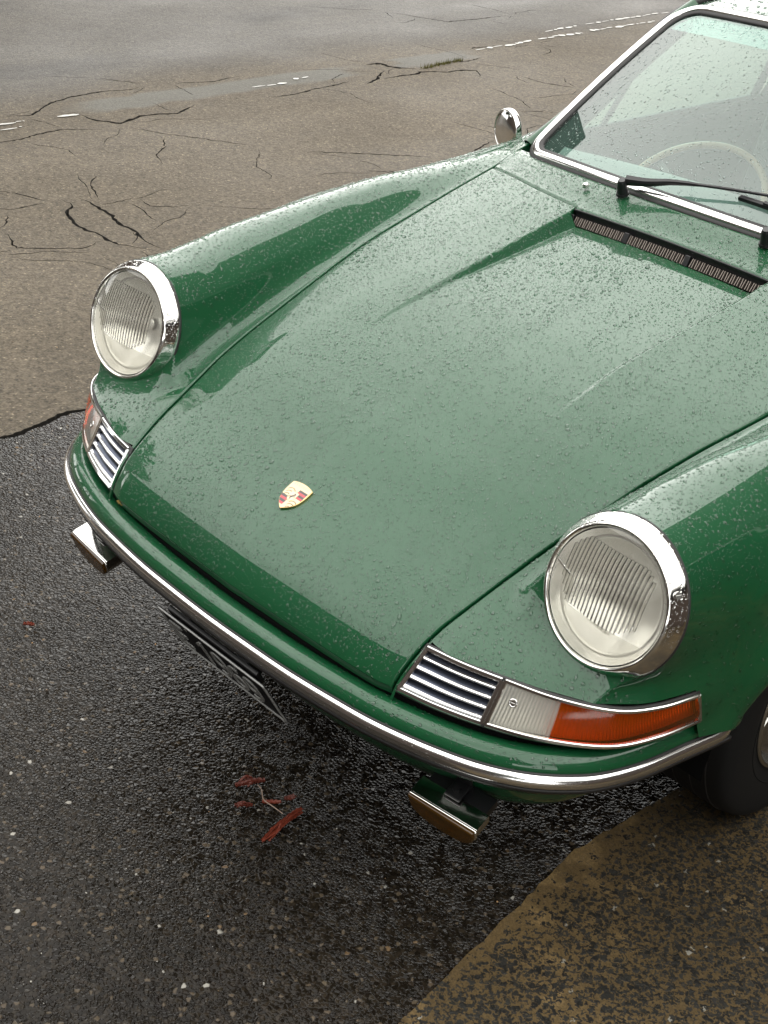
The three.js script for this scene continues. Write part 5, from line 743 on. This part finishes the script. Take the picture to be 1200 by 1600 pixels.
// ------------------------------------------------------------------ round about, seen only as mirror images in the paint and chrome
{
  const brick = phys({ color: lin(0.045, 0.03, 0.022), roughness: 0.85 }), tile = phys({ color: lin(0.018, 0.017, 0.017), roughness: 0.6 }), white = phys({ color: lin(0.7, 0.7, 0.68), roughness: 0.5 }), bark = phys({ color: lin(0.05, 0.04, 0.03), roughness: 0.9 }), leaf = phys({ color: lin(0.028, 0.045, 0.016), roughness: 0.7, transmission: 0.3, thickness: 0 });
  const h = thing('brick_house', 'dark brick house with white gutter beside the concrete apron, mirrored in the fenders', 'house', [4.8, 0, -5]);
  mesh('wall', at(box(0.3, 3.0, 16, 0.02), 0.15, 1.5, 0), brick, h); mesh('wall', at(box(7, 3.0, 0.3, 0.02), 3.6, 1.5, 7.85), brick, h); mesh('wall', at(box(7, 3.0, 0.3, 0.02), 3.6, 1.5, -7.85), brick, h);
  { const r = new THREE.Shape(); r.moveTo(-0.55, 3.0); r.lineTo(3.7, 5.9); r.lineTo(7.9, 3.0); r.lineTo(7.9, 2.88); r.lineTo(-0.55, 2.88); const g = new THREE.ExtrudeGeometry(r, { depth: 17, bevelEnabled: false }); g.translate(0, 0, -8.5); mesh('roof', g, tile, h); }
  mesh('gutter', at(box(0.16, 0.20, 17, 0.03), -0.60, 2.97, 0), white, h);
  function tree(name, label, x, z, H, R, seed) {
    const t = thing(name, label, 'tree', [x, 0, z]), r = mulberry(seed), limbs = [new THREE.CylinderGeometry(0.10 * R / 2.4, 0.22 * R / 2.4, H * 0.55, 12).translate(0, H * 0.27, 0)], P = [], I = [], clumps = [];
    for (let k = 0; k < 34; k++) { const a = r() * 6.28, e = r(), q = R * Math.sqrt(r()); clumps.push([Math.cos(a) * q * (1 - 0.5 * e), H * (0.34 + 0.6 * e), Math.sin(a) * q * (1 - 0.5 * e), R * (0.26 + 0.2 * r())]); if (k < 10) limbs.push(tube([[0, H * (0.25 + 0.02 * k), 0], [clumps[k][0] * 0.5, (clumps[k][1] + H * 0.3) / 2, clumps[k][2] * 0.5], clumps[k].slice(0, 3)], 0.04 * R / 2.4, 8, 6)); }
    for (let k = 0; k < 6500; k++) { const c = clumps[(r() * clumps.length) | 0], u = r() * 2 - 1, a = r() * 6.28, q = c[3] * Math.cbrt(0.25 + 0.75 * r()), s = Math.sqrt(1 - u * u), x0 = c[0] + q * s * Math.cos(a), y0 = c[1] + q * u * 0.8, z0 = c[2] + q * s * Math.sin(a), d = V3(r() - 0.5, r() - 0.5, r() - 0.5).normalize(), e = V3(r() - 0.5, r() - 0.5, r() - 0.5).cross(d).normalize(), l = 0.16 + 0.14 * r(), o = P.length / 3; for (const [i, j] of [[-1, 0], [0, 0.5], [1, 0], [0, -0.5]]) P.push(x0 + (d.x * i + e.x * j) * l, y0 + (d.y * i + e.y * j) * l, z0 + (d.z * i + e.z * j) * l); I.push(o, o + 1, o + 2, o, o + 2, o + 3); }
    mesh('trunk', join(limbs), bark, t); stuff(mesh('crown', geo(P, I), leaf, t)); return t;
  }
  function gable(name, label, pos, turn, w, d, eave, ridge) { // plain house: four walls and a pitched roof
    const g = thing(name, label, 'house', pos); g.rotation.y = turn;
    for (const [x, z, a, b] of [[0, d / 2, w, 0.3], [0, -d / 2, w, 0.3], [w / 2, 0, 0.3, d], [-w / 2, 0, 0.3, d]]) mesh('wall', at(box(a, eave, b, 0.02), x, eave / 2, z), brick, g);
    const q = new THREE.Shape(); q.moveTo(-d / 2 - 0.5, eave); q.lineTo(0, ridge); q.lineTo(d / 2 + 0.5, eave); q.lineTo(d / 2 + 0.5, eave - 0.15); q.lineTo(-d / 2 - 0.5, eave - 0.15); const e = new THREE.ExtrudeGeometry(q, { depth: w + 0.8, bevelEnabled: false }); e.translate(0, 0, -w / 2 - 0.4); e.rotateY(Math.PI / 2); mesh('roof', e, tile, g); return g;
  }
  gable('house', 'long dark house ahead of the car, mirrored along the hood edge', [-7, 0, 12.5], 0, 26, 8, 6.2, 8.4);
  gable('gabled_house', 'dark gabled house across the road, mirrored beside the hood shut line', [-17.5, 0, -3.6], 0, 8, 5, 6.5, 10.2);
  { const g = thing('apartment_block', 'tall dark brick apartment block close behind the car on its left', 'building', [6.1, 0, -12.5]); mesh('wall', at(box(14, 15, 8, 0.05), 0, 7.5, 0), brick, g); mesh('roof', at(box(14.4, 0.3, 8.4, 0.03), 0, 15.15, 0), tile, g); const wg = phys({ color: lin(0.02, 0.022, 0.025), roughness: 0.1 }); for (let i = 0; i < 5; i++) for (let j = 0; j < 4; j++) mesh('window', at(box(1.3, 1.5, 0.06, 0.01), -5.6 + i * 2.8, 2.2 + j * 3.5, 4.0), wg, g); }
  tree('street_tree', 'round street tree across the road to the right of the car', -14.5, 4.5, 9.0, 3.6, 33);
  tree('garden_tree', 'large dark garden tree ahead of the car by the brick house', 5.5, 11, 9, 3.8, 34);
}
camera.updateMatrixWorld();
renderer.render(scene, camera);
